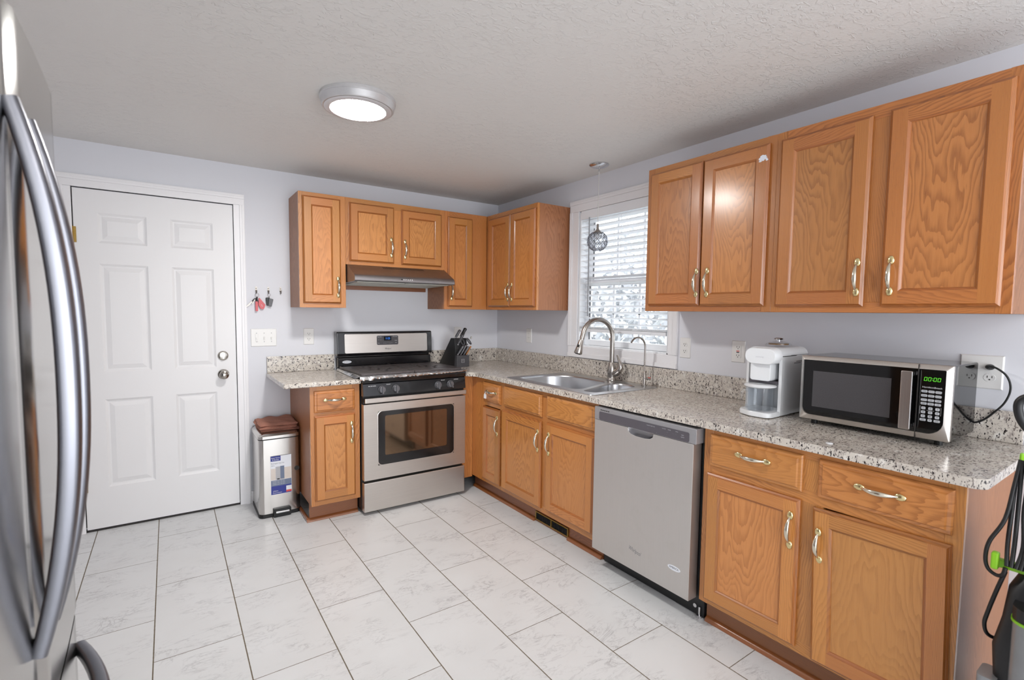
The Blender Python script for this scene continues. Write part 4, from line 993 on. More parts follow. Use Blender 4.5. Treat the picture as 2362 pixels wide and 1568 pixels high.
patch(mb, -1.967, -1.842, 0.149, 0.403, 0.0006, 0)
patch(mb, -1.9665, -1.907, 0.37, 0.403, 0.0009, 1)
patch(mb, -1.966, -1.843, 0.245, 0.322, 0.0009, 2)
patch(mb, -1.938, -1.886, 0.246, 0.332, 0.0012, 3); patch(mb, -1.910, -1.886, 0.250, 0.334, 0.0014, 4); patch(mb, -1.93, -1.915, 0.246, 0.254, 0.0016, 5)
patch(mb, -1.966, -1.843, 0.205, 0.243, 0.0009, 4)
patch(mb, -1.966, -1.843, 0.150, 0.205, 0.0009, 1)
patch(mb, -1.876, -1.843, 0.168, 0.196, 0.0012, 0); patch(mb, -1.876, -1.843, 0.155, 0.168, 0.0012, 6)
lb = finish('paper_label', mb, ['paper', 'blue', 'tan', 'console', 'bluegrey', 'ink', 'red'], can); lb['label'] = 'white and blue paper label'
text('Better Homes', TS, -1.937, 0.391, 0.0014, 0.009, 'inkwhite', lb, 0.05); text('& Gardens', TS, -1.937, 0.379, 0.0014, 0.009, 'inkwhite', lb, 0.04)
text('Rectangular Step Can', TS, -1.925, 0.355, 0.0012, 0.008, 'inkgrey', lb, 0.078); text('30.5 L', TS, -1.953, 0.341, 0.0012, 0.006, 'ink', lb)
for v in (0.236, 0.226, 0.216): text('stainless steel  soft close', TS, -1.92, v, 0.0012, 0.005, 'inkwhite', lb, 0.075)
text('Lifetime', TS, -1.94, 0.172, 0.0012, 0.008, 'inkwhite', lb, 0.03); text('Guarantee', TS, -1.93, 0.160, 0.0012, 0.008, 'inkwhite', lb, 0.055)
mb = MB(TS); mb.lathe([(0.0155, -0.001), (0.0155, 0.0012), (0.012, 0.0012), (0.012, 0.0008), (0, 0.0008)], (-1.807, 0.302, 0.0), 2, 20); mb.box(-1.819, -1.795, 0.3005, 0.3035, 0, 0.0016); finish('lock_emblem', mb, 'slot', can)
# towel: folded layers
def towel_layer(mb, x0, x1, y0, y1, z0, z1, seed):
    rn = random.Random(seed); nx, ny = 26, 18; top = {}; bot = {}
    ph = [rn.uniform(0, 6) for _ in range(6)]
    for i in range(nx+1):
        for j in range(ny+1):
            s_, t = i/nx, j/ny; x = x0+(x1-x0)*s_; y = y0+(y1-y0)*t
            e = min(min(s_, 1-s_)*(x1-x0), min(t, 1-t)*(y1-y0))/0.016; rd = math.sqrt(max(0, 1-(1-min(1, e))**2))
            wv = 0.0035*math.sin(9*x*6+ph[0]+4*t)+0.003*math.sin(16*y*5+ph[1]+5*s_)+0.002*math.sin(60*(x+y)+ph[2])
            mid = (z0+z1)/2; hz = (z1-z0)/2
            jx = 0.004*math.sin(22*y+ph[3]); jy = 0.005*math.sin(20*x+ph[4])
            top[i, j] = (x+jx, y+jy, mid+hz*rd+wv*rd); bot[i, j] = (x+jx, y+jy, mid-hz*rd)
    for i in range(nx):
        for j in range(ny):
            mb.quad([top[i, j], top[i+1, j], top[i+1, j+1], top[i, j+1]]); mb.quad([bot[i, j], bot[i, j+1], bot[i+1, j+1], bot[i+1, j]])
mb = MB(); towel_layer(mb, -2.015, -1.778, -0.315, -0.05, 0.5535, 0.571, 1); towel_layer(mb, -2.022, -1.79, -0.325, -0.045, 0.5695, 0.59, 2); towel_layer(mb, -2.018, -1.785, -0.32, -0.05, 0.588, 0.607, 3)
solo('folded_towel', 'folded brown towel lying on the lid of the trash can', 'towel', mb, 'towel', (-1.9, -0.19, 0.555), smooth=80)

# ------------------------------------------------------------------ wall plates
def outlet(label, T, u, v, kind='duplex', w_=0.072, h_=0.118):
    r = thing('wall_outlet', label, 'outlet', T(u, v, 0.0))
    mb = MB(T); mb.rects([(u-w_/2, u+w_/2, v-h_/2, v+h_/2, 0.0003), (u-w_/2, u+w_/2, v-h_/2, v+h_/2, 0.002), (u-w_/2+0.003, u+w_/2-0.003, v-h_/2+0.003, v+h_/2-0.003, 0.006)]); finish('cover_plate', mb, 'plate', r)
    if kind == 'duplex':
        for dv in (-0.0195, 0.0195):
            mb = MB(T); P = [(u+0.0165*math.cos(a*PI/12), v+dv+0.0145*math.sin(a*PI/12)) for a in range(24)]; mb.prism(P, 0.005, 0.0075); o = finish('receptacle', mb, 'plate', r)
            mb = MB(T)
            for du in (-0.0065, 0.0065): mb.box(u+du-0.0012, u+du+0.0012, v+dv-0.001, v+dv+0.007, 0.0072, 0.0078)
            mb.lathe([(0.0025, 0), (0.0025, 0.0004), (0, 0.0004)], (u, v+dv-0.007, 0.0075), 2, 10); finish('slots', mb, 'slot', o)
    elif kind == 'gfci':
        mb = MB(T); mb.rects([(u-0.017, u+0.017, v-0.033, v+0.033, 0.0055), (u-0.017, u+0.017, v-0.033, v+0.033, 0.0085)]); o = finish('receptacle', mb, 'plate', r)
        mb = MB(T)
        for dv in (-0.022, 0.022):
            for du in (-0.0065, 0.0065): mb.box(u+du-0.0012, u+du+0.0012, v+dv-0.001, v+dv+0.007, 0.0082, 0.0089)
            mb.lathe([(0.0024, 0), (0.0024, 0.0004), (0, 0.0004)], (u, v+dv-0.0065, 0.0085), 2, 10)
        finish('slots', mb, 'slot', o)
        mb = MB(T); mb.box(u-0.008, u+0.008, v+0.001, v+0.0055, 0.0085, 0.0098); finish('reset_button', mb, 'red', o)
        mb = MB(T); mb.box(u-0.0075, u+0.0075, v-0.006, v-0.0015, 0.0085, 0.0098); finish('test_button', mb, 'slot', o)
    elif kind == 'decora':
        mb = MB(T); mb.rects([(u-0.0165, u+0.0165, v-0.033, v+0.033, 0.0055), (u-0.0165, u+0.0165, v-0.033, v+0.033, 0.0072)]); o = finish('receptacle', mb, 'plate', r)
        mb = MB(T)
        for dv in (-0.018, 0.014):
            for du in (-0.0065, 0.0065): mb.box(u+du-0.001, u+du+0.001, v+dv, v+dv+0.007, 0.007, 0.0076)
        finish('slots', mb, 'inkgrey', o)
    return r
outlet('white duplex outlet below the tall narrow wall cabinet, left of the stove', TB, -1.643, 1.159)
outlet('white outlet plate half hidden behind the knife block', TB, -0.41, 1.158)
outlet('white outlet on the window wall between the corner and the window', TR, 0.496, 1.157, 'decora')
outlet('white duplex outlet just right of the window frame', TR, 2.026, 1.158)
outlet('white safety outlet with red reset button left of the white drink maker', TR, 2.356, 1.16, 'gfci', 0.076, 0.115)
# double gang outlet with plug
r = thing('wall_outlet', 'wide double outlet plate behind the microwave with a black plug in it', 'outlet', (0, -3.31, 1.155))
mb = MB(TR); mb.rects([(3.252, 3.374, 1.094, 1.218, 0.0003), (3.252, 3.374, 1.094, 1.218, 0.002), (3.256, 3.370, 1.098, 1.214, 0.0065)]); finish('cover_plate', mb, 'plate', r)
for u in (3.287, 3.338):
    for v in (1.1365, 1.1755):
        mb = MB(TR); mb.prism([(u+0.0165*math.cos(a*PI/12), v+0.0145*math.sin(a*PI/12)) for a in range(24)], 0.0055, 0.008); o = finish('receptacle', mb, 'plate', r)
        mb = MB(TR)
        for du in (-0.0065, 0.0065): mb.box(u+du-0.0012, u+du+0.0012, v-0.001, v+0.007, 0.0077, 0.0083)
        mb.lathe([(0.0025, 0), (0.0025, 0.0004), (0, 0.0004)], (u, v-0.007, 0.008), 2, 10); finish('slots', mb, 'slot', o)
sw = thing('light_switch_plate', 'white triple light switch plate between the door and the outlet', 'light switch', (-1.94, 0, 1.155))
mb = MB(TB); mb.rects([(-2.021, -1.859, 1.096, 1.218, 0.0003), (-2.021, -1.859, 1.096, 1.218, 0.002), (-2.018, -1.862, 1.099, 1.215, 0.006)]); finish('cover_plate', mb, 'plate', sw)
mb = MB(TB); mb.box(-1.994, -1.975, 1.13, 1.184, 0.006, 0.0085); o = finish('dimmer_switch', mb, 'plate', sw, bevel=0.001)
mb = MB(TB); mb.box(-1.9895, -1.9795, 1.145, 1.158, 0.0085, 0.015); finish('slider', mb, 'plate', o)
for u in (-1.938, -1.892):
    mb = MB(TB); mb.box(u-0.006, u+0.006, 1.146, 1.170, 0.006, 0.007); mb.loft([[(u-0.0045, 1.152, 0.007), (u+0.0045, 1.152, 0.007), (u+0.0045, 1.164, 0.007), (u-0.0045, 1.164, 0.007)], [(u-0.0035, 1.147, 0.018), (u+0.0035, 1.147, 0.018), (u+0.0035, 1.153, 0.018), (u-0.0035, 1.153, 0.018)]], 0, True, False, True); finish('toggle', mb, 'plate', sw)
for u in (-1.985, -1.938, -1.892):
    for v in (1.128, 1.188): mb = MB(TB); mb.lathe([(0.0028, 0), (0.0028, 0.001), (0, 0.0012)], (u, v, 0.006), 2, 10); finish('screw', mb, 'greyp', sw)

# ------------------------------------------------------------------ key hooks and keys
for u, lb_ in ((-1.981, 'small metal wall hook nearest the door, holding pink key fobs'), (-1.905, 'middle small metal wall hook holding the black key fob'), (-1.827, 'empty small metal wall hook beside the wall cabinet')):
    mb = MB(TB); v = 1.487
    mb.loft([[(a, b, w) for a, b in rrect(u-0.0065, u+0.0065, v-0.012, v+0.022, 0.005)] for w in (0.0003, 0.003)], 0, True, True, True)
    mb.tube([(u, v, 0.003), (u, v-0.014, 0.006), (u, v-0.023, 0.014), (u, v-0.018, 0.022), (u, v-0.008, 0.0235)], [0.003, 0.0032, 0.0035, 0.003, 0.003], 8); mb.ball((u, v-0.006, 0.0235), 0.004); mb.ball((u, v+0.01, 0.004), (0.004, 0.003, 0.004))
    solo('key_hook', lb_, 'hook', mb, 'hookm', (u, 0, v), 'key hooks beside the door', smooth=50)
def flat(mb, pts, w0, w1, m): mb.prism(pts, w0, w1, m)
kb = thing('key_bunch', 'bunch of keys with two pink leather fobs hanging by the door', 'keys', (-1.978, -0.016, 1.46))
def ring(mb, u, v, w, r, rt, tilt=0.6):
    n = 24; mb.tube([(u+r*math.cos(2*PI*i/n)*math.cos(tilt), v+r*math.sin(2*PI*i/n), w+r*math.cos(2*PI*i/n)*math.sin(tilt)) for i in range(n+1)], rt, 6)
mb = MB(TB); ring(mb, -1.978, 1.4505, 0.0165, 0.0125, 0.001); finish('key_ring', mb, 'satin', kb)
mb = MB(TB); P = [(-1.980, 1.434), (-1.974, 1.428), (-2.004, 1.402), (-2.012, 1.408), (-2.000, 1.424)]; flat(mb, P, 0.012, 0.02, 0); k1 = finish('key_head', mb, 'blackm', kb, bevel=0.002)
mb = MB(TB); flat(mb, [(-2.004, 1.405), (-2.009, 1.411), (-2.047, 1.372), (-2.043, 1.368), (-2.03, 1.376)], 0.015, 0.0172, 0); flat(mb, [(-1.99, 1.418), (-1.994, 1.421), (-2.012, 1.39), (-2.008, 1.386)], 0.0185, 0.0205, 0); finish('key_blade', mb, 'hookm', kb)
mb = MB(TB); flat(mb, rrect(-1.990, -1.974, 1.340, 1.408, 0.004), 0.014, 0.024, 0); finish('leather_strap', mb, 'pink', kb, bevel=0.002)
mb = MB(TB); mb.tube([(-1.979, 1.438, 0.019), (-1.981, 1.418, 0.019), (-1.982, 1.402, 0.019)], [0.004, 0.006, 0.005], 8); mb.box(-1.988, -1.972, 1.398, 1.414, 0.0175, 0.0235); finish('clasp', mb, 'ink', kb)
mb = MB(TB); P = rounded_poly([(-1.968, 1.432), (-1.962, 1.430), (-1.926, 1.384), (-1.938, 1.352), (-1.958, 1.356), (-1.972, 1.385)], [0.002, 0.004, 0.012, 0.012, 0.01, 0.005]); flat(mb, P, 0.010, 0.019, 0); fob = finish('leather_fob', mb, 'pink', kb, bevel=0.003)
mb = MB(TB); mb.tube([(-1.955, 1.386, 0.0195), (-1.948, 1.382, 0.0198), (-1.952, 1.377, 0.0198), (-1.944, 1.373, 0.0195)], 0.0012, 6); finish('fob_emblem', mb, 'paper', fob)
kf = thing('key_fob', 'black car key fob pair hanging from the middle wall hook', 'keys', (-1.903, -0.016, 1.46))
mb = MB(TB); ring(mb, -1.904, 1.4535, 0.0165, 0.010, 0.0009); mb.tube([(-1.905, 1.4435, 0.0165), (-1.903, 1.434, 0.0165), (-1.903, 1.428, 0.0165)], 0.002, 6); finish('key_ring', mb, 'satin', kf)
mb = MB(TB); flat(mb, rounded_poly([(-1.925, 1.434), (-1.899, 1.437), (-1.897, 1.376), (-1.919, 1.380)], 0.004), 0.010, 0.018, 0); finish('fob_case', mb, 'blackm', kf, bevel=0.002)
mb = MB(TB); flat(mb, rounded_poly([(-1.905, 1.430), (-1.877, 1.424), (-1.889, 1.372), (-1.912, 1.378)], 0.004), 0.0185, 0.026, 0); finish('fob_case', mb, 'dgrey', kf, bevel=0.002)

# ------------------------------------------------------------------ knife block
kn = thing('knife_block', 'black slanted knife block on the counter right of the stove', 'knife block', (-0.548, -0.18, CZ1))
def TX(u, v, w): return (w, u, v)
mb = MB(TX); z0 = CZ1+0.0006
mb.prism([(-0.022, z0), (-0.2, z0), (-0.298, z0+0.005), (-0.312, 1.050), (-0.298, 1.137), (-0.235, 1.137)], -0.600, -0.4905); finish('block', mb, 'blackm', kn, bevel=0.002)
mb = MB(TX); mb.prism([(-0.2985, z0), (-0.345, z0), (-0.345, 1.002), (-0.310, 1.002)], -0.602, -0.489); bx = finish('front_box', mb, 'dgrey', kn, bevel=0.0015)
mb = MB(TB); mb.rects([(-0.562, -0.534, 0.943, 0.972, 0.3452), (-0.562, -0.534, 0.943, 0.972, 0.346)]); mb.rects([(-0.5585, -0.5375, 0.9465, 0.9685, 0.346), (-0.5585, -0.5375, 0.9465, 0.9685, 0.3463)], 1); finish('emblem', mb, ['console', 'dgrey'], bx)
text('H', TB, -0.548, 0.9575, 0.3466, 0.015, 'console', bx)
def knife(label, base, tip, r, mat='dgrey', cap='chrome', bols=True):
    b, t = Vector(base), Vector(tip); o = thing('kitchen_knife', label, 'knife', base); d_ = (t-b)
    mb = MB(); pts = [b+d_*f for f in (0, 0.15, 0.4, 0.7, 0.93, 1.0)]; k_ = [0.85, 0.9, 1.05, 0.95, 1.1, 0.9]
    mb.tube(pts, [(r*f*1.35, r*f*0.85) for f in k_], 12, 0, ref=(0, 1, 0.3), sq=0.8); finish('handle', mb, mat, o, smooth=60)
    mb = MB(); mb.tube([b-d_*0.03, b+d_*0.05], [(r*1.1, r*0.8), (r*1.25, r*0.85)], 12, 0, ref=(0, 1, 0.3)); finish('bolster', mb, cap, o, smooth=60)
    if bols:
        mb = MB(); mb.tube([t, t+d_*0.035], [(r*1.25, r*0.85), (r*0.8, r*0.6)], 12, 0, ref=(0, 1, 0.3)); finish('end_cap', mb, cap, o, smooth=60)
knife('grey-handled knife at the back left of the knife block', (-0.575, -0.268, 1.142), (-0.537, -0.275, 1.202), 0.010)
knife('grey-handled knife in the middle left of the knife block', (-0.572, -0.298, 1.085), (-0.530, -0.31, 1.165), 0.0105)
knife('tall black-handled knife rising highest at the back of the block', (-0.524, -0.262, 1.142), (-0.483, -0.27, 1.215), 0.0125, 'blackm')
knife('dark-handled knife between the two grey knives in the block', (-0.548, -0.288, 1.11), (-0.515, -0.30, 1.18), 0.0085, 'blackm')
knife('grey steak knife at the left of the front box', (-0.583, -0.322, 1.006), (-0.543, -0.338, 1.076), 0.0075, 'knobg')
knife('grey steak knife in the middle of the front box', (-0.556, -0.322, 1.006), (-0.519, -0.338, 1.079), 0.0075, 'knobg')
knife('grey steak knife third from the left in the front box', (-0.529, -0.322, 1.006), (-0.494, -0.338, 1.071), 0.0075, 'knobg')
knife('wooden-handled utensil at the right of the front box', (-0.505, -0.322, 1.006), (-0.467, -0.33, 1.072), 0.006, 'woodh', 'woodh', False)
sc = thing('kitchen_scissors', 'grey loop-handled scissors standing in the knife block', 'scissors', (-0.50, -0.305, 1.07))
for cx_, cz_, tl in ((-0.537, 1.108, 0.35), (-0.478, 1.112, 0.75)):
    mb = MB(TB); n = 22
    mb.tube([(cx_+0.016*math.cos(2*PI*i/n)*math.cos(tl)-0.024*math.sin(2*PI*i/n)*math.sin(tl), cz_+0.016*math.cos(2*PI*i/n)*math.sin(tl)*-1*0.4+0.024*math.sin(2*PI*i/n), 0.318) for i in range(n+1)], 0.0052, 8)
    mb.tube([(cx_+(0.004 if cx_ < -0.5 else -0.012), cz_-0.022, 0.318), (-0.515, 1.068, 0.316), (-0.522, 1.05, 0.313)], 0.006, 8); finish('handle_loop', mb, 'dgrey', sc, smooth=60)
mb = MB(TB); mb.tube([(-0.522, 1.055, 0.3145), (-0.530, 1.03, 0.3135)], [(0.009, 0.0025), (0.008, 0.0025)], 10, ref=(1, 0, 0)); mb.tube([(-0.462, 1.132, 0.318), (-0.455, 1.15, 0.318)], 0.006, 8); finish('blades', mb, 'satin', sc, smooth=60)

# ------------------------------------------------------------------ white drink maker and jug
cm = thing('drink_maker', 'white countertop soy milk and coffee maker left of the microwave', 'drink maker', (-0.19, -2.64, CZ1))
cz = CZ1+0.0045
def TMk(u, v, w): return TR(u, v, w)
m0, m1 = 2.566, 2.727
arch = rounded_poly([(m0, cz), (m1, cz), (m1, 1.212), (m0, 1.212)], [0.004, 0.004, 0.035, 0.035], 8)
def archi(i): return rounded_poly([(m0+i, cz+0.002), (m1-i, cz+0.002), (m1-i, 1.212-i), (m0+i, 1.212-i)], [0.003, 0.003, 0.03-i*0.6, 0.03-i*0.6], 8)
mb = MB(TMk)
A0 = [(a, b, 0.055) for a, b in arch]; A1 = [(a, b, 0.283) for a, b in arch]; A2 = [(a, b, 0.285) for a, b in archi(0.012)]; A3 = [(a, b, 0.16) for a, b in archi(0.014)]
mb.loft([A0, A1, A2, A3], 0, True, True, True); bd_ = finish('housing', mb, 'whitep', cm, smooth=45)
mb = MB(TMk); P = rrect(2.588, 2.727, 1.140, 1.211, 0.034, 8); mb.loft([[(a, b, 0.16) for a, b in P], [(a, b, 0.338) for a, b in P], [((a-2.6575)*0.96+2.6575, (b-1.1755)*0.94+1.1755, 0.343) for a, b in P]], 0, True, True, True); hd = finish('brew_head', mb, 'whitep', cm, smooth=50)
text('joyoung', TMk, 2.657, 1.172, 0.3434, 0.006, 'btn', hd, 0.035)
mb = MB(TMk); P = rrect(2.602, 2.694, 1.064, 1.145, 0.012, 5); mb.prism(P, 0.161, 0.318); finish('grinder_block', mb, 'whitep', cm, bevel=0.003)
mb = MB(TMk); mb.box(m0+0.015, m1-0.015, 1.05, 1.0635, 0.161, 0.285); finish('spout_plate', mb, 'consoled', cm)
mb = MB(); P = rounded_poly([(-0.20, -(m0+0.003)), (-0.345, -(m0-0.001)), (-0.383, -2.640), (-0.378, -2.727), (-0.20, -(m1-0.003))], [0.0, 0.05, 0.04, 0.03, 0.0], 8)
mb.loft([[(x, y, cz-0.001) for x, y in P], [(x, y, cz+0.014) for x, y in P], [((x+0.29)*0.97-0.29, (y+2.645)*0.96-2.645, cz+0.019) for x, y in P]], 0, True, True, True); finish('drip_tray', mb, 'whitep', cm, smooth=50)
for x, y in ((-0.1, -2.59), (-0.1, -2.70), (-0.32, -2.70), (-0.32, -2.6)): mb = MB(); mb.lathe([(0.008, CZ1+0.0005), (0.008, cz)], (x, y, 0), 2, 10); finish('foot', mb, 'rubber', cm)
mb = MB(); mb.lathe([(0.052, 0), (0.056, 0.004), (0.052, 0.012), (0.035, 0.02), (0.018, 0.024), (0, 0.024)], (-0.165, -2.647, 1.2125), 2, 28); ld = finish('hopper_lid', mb, 'jug', cm, smooth=60)
mb = MB(); mb.lathe([(0.0, 0.008), (0.042, 0.008), (0.042, 0.014), (0.0, 0.016)], (-0.165, -2.647, 1.2125), 2, 24); finish('lid_filter', mb, 'brownlid', ld, smooth=50)
mb = MB(); mb.lathe([(0.008, 0.022), (0.008, 0.029), (0.02, 0.032), (0.021, 0.036), (0.016, 0.039), (0, 0.0395)], (-0.165, -2.647, 1.2125), 2, 20); finish('lid_knob', mb, 'chrome', ld, smooth=40)
mb = MB(); 
for z_, a, b in ((1.148, -0.10, -0.155), (1.141, -0.12, -0.155)): mb.box(a-0.06, a, -m1-0.0006, -m1-0.0002, z_, z_+0.003)
mb.box(-0.21, -0.05, -m1-0.0006, -m1-0.0002, 1.178, 1.1795); finish('side_label', mb, 'consoled', bd_)
jg = thing('glass_jug', 'clear glass jug with a white lid on the white drink maker tray', 'jug', (-0.315, -2.66, cz+0.02))
jc = (-0.31, -2.648, cz+0.0195)
mb = MB(); mb.lathe([(0.0, 0), (0.055, 0), (0.057, 0.004), (0.0585, 0.10), (0.0555, 0.10), (0.0545, 0.006), (0, 0.005)], jc, 2, 36); jb = finish('jug_body', mb, 'jug', jg, smooth=40)
mb = MB(); hv = Vector((-0.86, 0.5, 0)).normalized(); jc_ = Vector(jc)
mb.tube([jc_+hv*0.056+Vector((0, 0, .088)), jc_+hv*0.075+Vector((0, 0, .09)), jc_+hv*0.085+Vector((0, 0, .078)), jc_+hv*0.085+Vector((0, 0, .03)), jc_+hv*0.077+Vector((0, 0, .018)), jc_+hv*0.056+Vector((0, 0, .016))], 0.0075, 10); finish('jug_handle', mb, 'jug', jg, smooth=60)
mb = MB(); mb.lathe([(0.0, 0.1005), (0.056, 0.1005), (0.066, 0.106), (0.067, 0.110), (0.06, 0.115), (0.02, 0.117), (0.012, 0.113), (0, 0.113)], jc, 2, 36); finish('lid', mb, 'whitep', jg, smooth=40)

# ------------------------------------------------------------------ microwave
mw = thing('microwave', 'black and stainless countertop microwave with a green clock display', 'microwave', (-0.17, -3.066, CZ1))
a0, a1, z0, z1 = 2.823, 3.311, 0.931, 1.192
mb = MB(TR); mb.box(a0+0.002, a1-0.001, z0, z1, 0.028, 0.300); finish('case', mb, 'blackg', mw, bevel=0.006, bseg=3)
mb = MB(TR); i0, i1, j0, j1 = 2.835, 3.294, 0.952, 1.176
def msk(u0, u1, v0, v1, r0, r1, w): return [(a, b, w) for a, b in rounded_poly([(u0, v0), (u1, v0), (u1, v1), (u0, v1)], [r0, r1, 0.004, 0.004], 6)]
mb.loft([msk(a0, a1, z0, z1, .004, .004, 0.300), msk(a0, a1, z0, z1, .004, .004, 0.316), msk(a0+0.002, a1-0.002, z0+0.002, z1-0.002, .004, .004, 0.3185), msk(i0, i1, j0, j1, 0.03, 0.045, 0.3265), msk(i0+0.001, i1-0.001, j0+0.001, j1-0.001, 0.03, 0.045, 0.3215)], 0, True, True, False); finish('front_frame', mb, 'steel', mw, smooth=25)
mb = MB(TR); gl = msk(i0+0.001, i1-0.001, j0+0.001, j1-0.001, 0.03, 0.045, 0.3215); mb.quad(gl); dg = finish('front_glass', mb, 'blackg', mw)
mb = MB(TR); mb.rects([(2.872, 3.139, 0.986, 1.132, 0.3217), (2.872, 3.139, 0.986, 1.132, 0.3219)]); finish('window_screen', mb, 'screen', dg)
mb = MB(TR); mb.box(3.2165, 3.2185, z0+0.001, z1-0.001, 0.3185, 0.3272); finish('door_seam', mb, 'slot', mw)
mb = MB(TR); mb.loft([[(a, b, w) for a, b in rrect(3.180, 3.2135, 0.962, 1.168, 0.004, 3)] for w in (0.360, 0.368)], 0, True, True, True); mb.box(3.184, 3.2095, 0.966, 0.980, 0.3267, 0.361); mb.box(3.184, 3.2095, 1.150, 1.164, 0.3267, 0.361); finish('door_handle', mb, 'steelv', mw, bevel=0.002)
# seven segment clock
def seg7(mb, u, v, w, hh, ww, digit):
    t = hh*0.11; g = 0.0004; seg = {'0': 'abcdef'}[digit]; sl = 0.12
    def bar(x0, x1, y0, y1): mb.quad([(u+x0+y0*sl, v+y0, w), (u+x1+y0*sl, v+y0, w), (u+x1+y1*sl, v+y1, w), (u+x0+y1*sl, v+y1, w)])
    D = {'a': (t, ww-t, hh/2-t, hh/2), 'd': (t, ww-t, -hh/2, -hh/2+t), 'f': (0, t, g, hh/2-g), 'e': (0, t, -hh/2+g, -g), 'b': (ww-t, ww, g, hh/2-g), 'c': (ww-t, ww, -hh/2+g, -g)}
    for s_ in seg: bar(*D[s_])
mb = MB(TR)
for i, du in enumerate((0, 0.0112, 0.026, 0.0372)): seg7(mb, 3.2335+du, 1.1415, 0.3219, 0.0135, 0.0085, '0')
for dv in (-0.003, 0.003): mb.quad([(3.2560, 1.1415+dv-0.0009, 0.3219), (3.2578, 1.1415+dv-0.0009, 0.3219), (3.2578, 1.1415+dv+0.0009, 0.3219), (3.2560, 1.1415+dv+0.0009, 0.3219)])
finish('clock_digits', mb, 'ledg', mw)
text('HamiltonBeach', TR, 3.257, 1.113, 0.3219, 0.0055, 'inkwhite', dg, 0.054)
wide = [['BAKED POTATO', 'POPCORN', 'PIZZA'], ['BEVERAGE', 'FROZEN DINNER', 'REHEAT'], ['CLOCK', 'TIME COOK', 'KITCHEN TIMER'], ['TIME DEFROST', 'WEIGHT DEFROST', 'POWER LEVEL']]
cols = (3.2365, 3.2560, 3.2755); rows = (1.0985, 1.0835, 1.0685, 1.0555)
def button(u, v, w_, h_):
    mb = MB(TR); mb.prism(rrect(u-w_/2, u+w_/2, v-h_/2, v+h_/2, min(0.003, h_/2.2), 3), 0.3216, 0.3221); finish('button', mb, 'btn', mw)
for r_i, v in enumerate(rows):
    for c_i, u in enumerate(cols):
        button(u, v, 0.0175, 0.0085); t = wide[r_i][c_i]
        if ' ' in t:
            a, b = t.split(' '); text(a, TR, u, v+0.0016, 0.3224, 0.0022, 'ink', mw, min(0.012, 0.0016*len(a))); text(b, TR, u, v-0.0016, 0.3224, 0.0022, 'ink', mw, min(0.012, 0.0016*len(b)))
        else: text(t, TR, u, v, 0.3224, 0.0026, 'ink', mw, 0.012)
for i, ch in enumerate('123456789'):
    u = (3.2365, 3.2560, 3.2755)[i % 3]; v = (1.0395, 1.0255, 1.0115)[i//3]; button(u, v, 0.012, 0.0098); text(ch, TR, u, v, 0.3224, 0.0055, 'ink', mw)
button(3.2365, 0.9985, 0.0175, 0.0085); text('STOP', TR, 3.2365, 1.0003, 0.3224, 0.0024, 'ink', mw, 0.008); text('CANCEL', TR, 3.2365, 0.9968, 0.3224, 0.0024, 'ink', mw, 0.011)
button(3.2560, 0.9985, 0.012, 0.0092); text('0', TR, 3.2560, 0.9985, 0.3224, 0.0055, 'ink', mw)
button(3.2755, 0.9985, 0.0175, 0.0085); text('START', TR, 3.2755, 1.0003, 0.3224, 0.0024, 'ink', mw, 0.0095); text('+30 SEC', TR, 3.2755, 0.9968, 0.3224, 0.0024, 'ink', mw, 0.011)
mb = MB(TR)
for q_ in ([(3.229, 1.046), (3.227, 1.046), (3.227, 1.019), (3.229, 1.019)], [(3.283, 1.046), (3.285, 1.046), (3.285, 1.019), (3.283, 1.019)]):
    mb.tube([(a, b, 0.3219) for a, b in q_], 0.0003, 4)
mb.tube([(3.246, 1.0325, 0.3219), (3.266, 1.0325, 0.3219)], 0.0003, 4); finish('keypad_bracket', mb, 'inkwhite', mw)
for u in (a0+0.04, a1-0.04):
    for w in (0.07, 0.27): mb = MB(TR); mb.lathe([(0.012, CZ1+0.0005), (0.012, z0)], (u, 0, w), 1, 12); finish('foot', mb, 'rubber', mw)
mb = MB(TR); pc = [(3.338, 1.176, 0.0095), (3.338, 1.178, 0.03), (3.345, 1.18, 0.042), (3.362, 1.176, 0.045), (3.386, 1.155, 0.042), (3.398, 1.125, 0.036), (3.398, 1.09, 0.03), (3.385, 1.05, 0.027), (3.362, 1.015, 0.026), (3.335, 0.982, 0.026), (3.308, 0.966, 0.027), (3.288, 0.972, 0.0255), (3.27, 1.0, 0.0245), (3.262, 1.03, 0.0245), (3.258, 1.06, 0.027)]
def cr_(P, n=6):
    P = [Vector(p) for p in P]; out = []
    for i in range(len(P)-1):
        p0, p1, p2, p3 = P[max(i-1, 0)], P[i], P[i+1], P[min(i+2, len(P)-1)]
        for k in range(n):
            t = k/n; out.append(0.5*((2*p1)+(p2-p0)*t+(2*p0-5*p1+4*p2-p3)*t*t+(3*p1-p0-3*p2+p3)*t**3))
    return out+[P[-1]]
mb.tube(cr_(pc[1:]), 0.0034, 8); co_ = finish('power_cord', mb, 'rubber', mw, smooth=60)
mb = MB(TR); mb.tube([(3.338, 1.1755, 0.0085), (3.338, 1.176, 0.018), (3.338, 1.178, 0.03), (3.341, 1.179, 0.036)], [(0.013, 0.0105), (0.0125, 0.010), (0.008, 0.007), (0.0045, 0.0045)], 12); finish('plug', mb, 'rubber', co_, smooth=50)

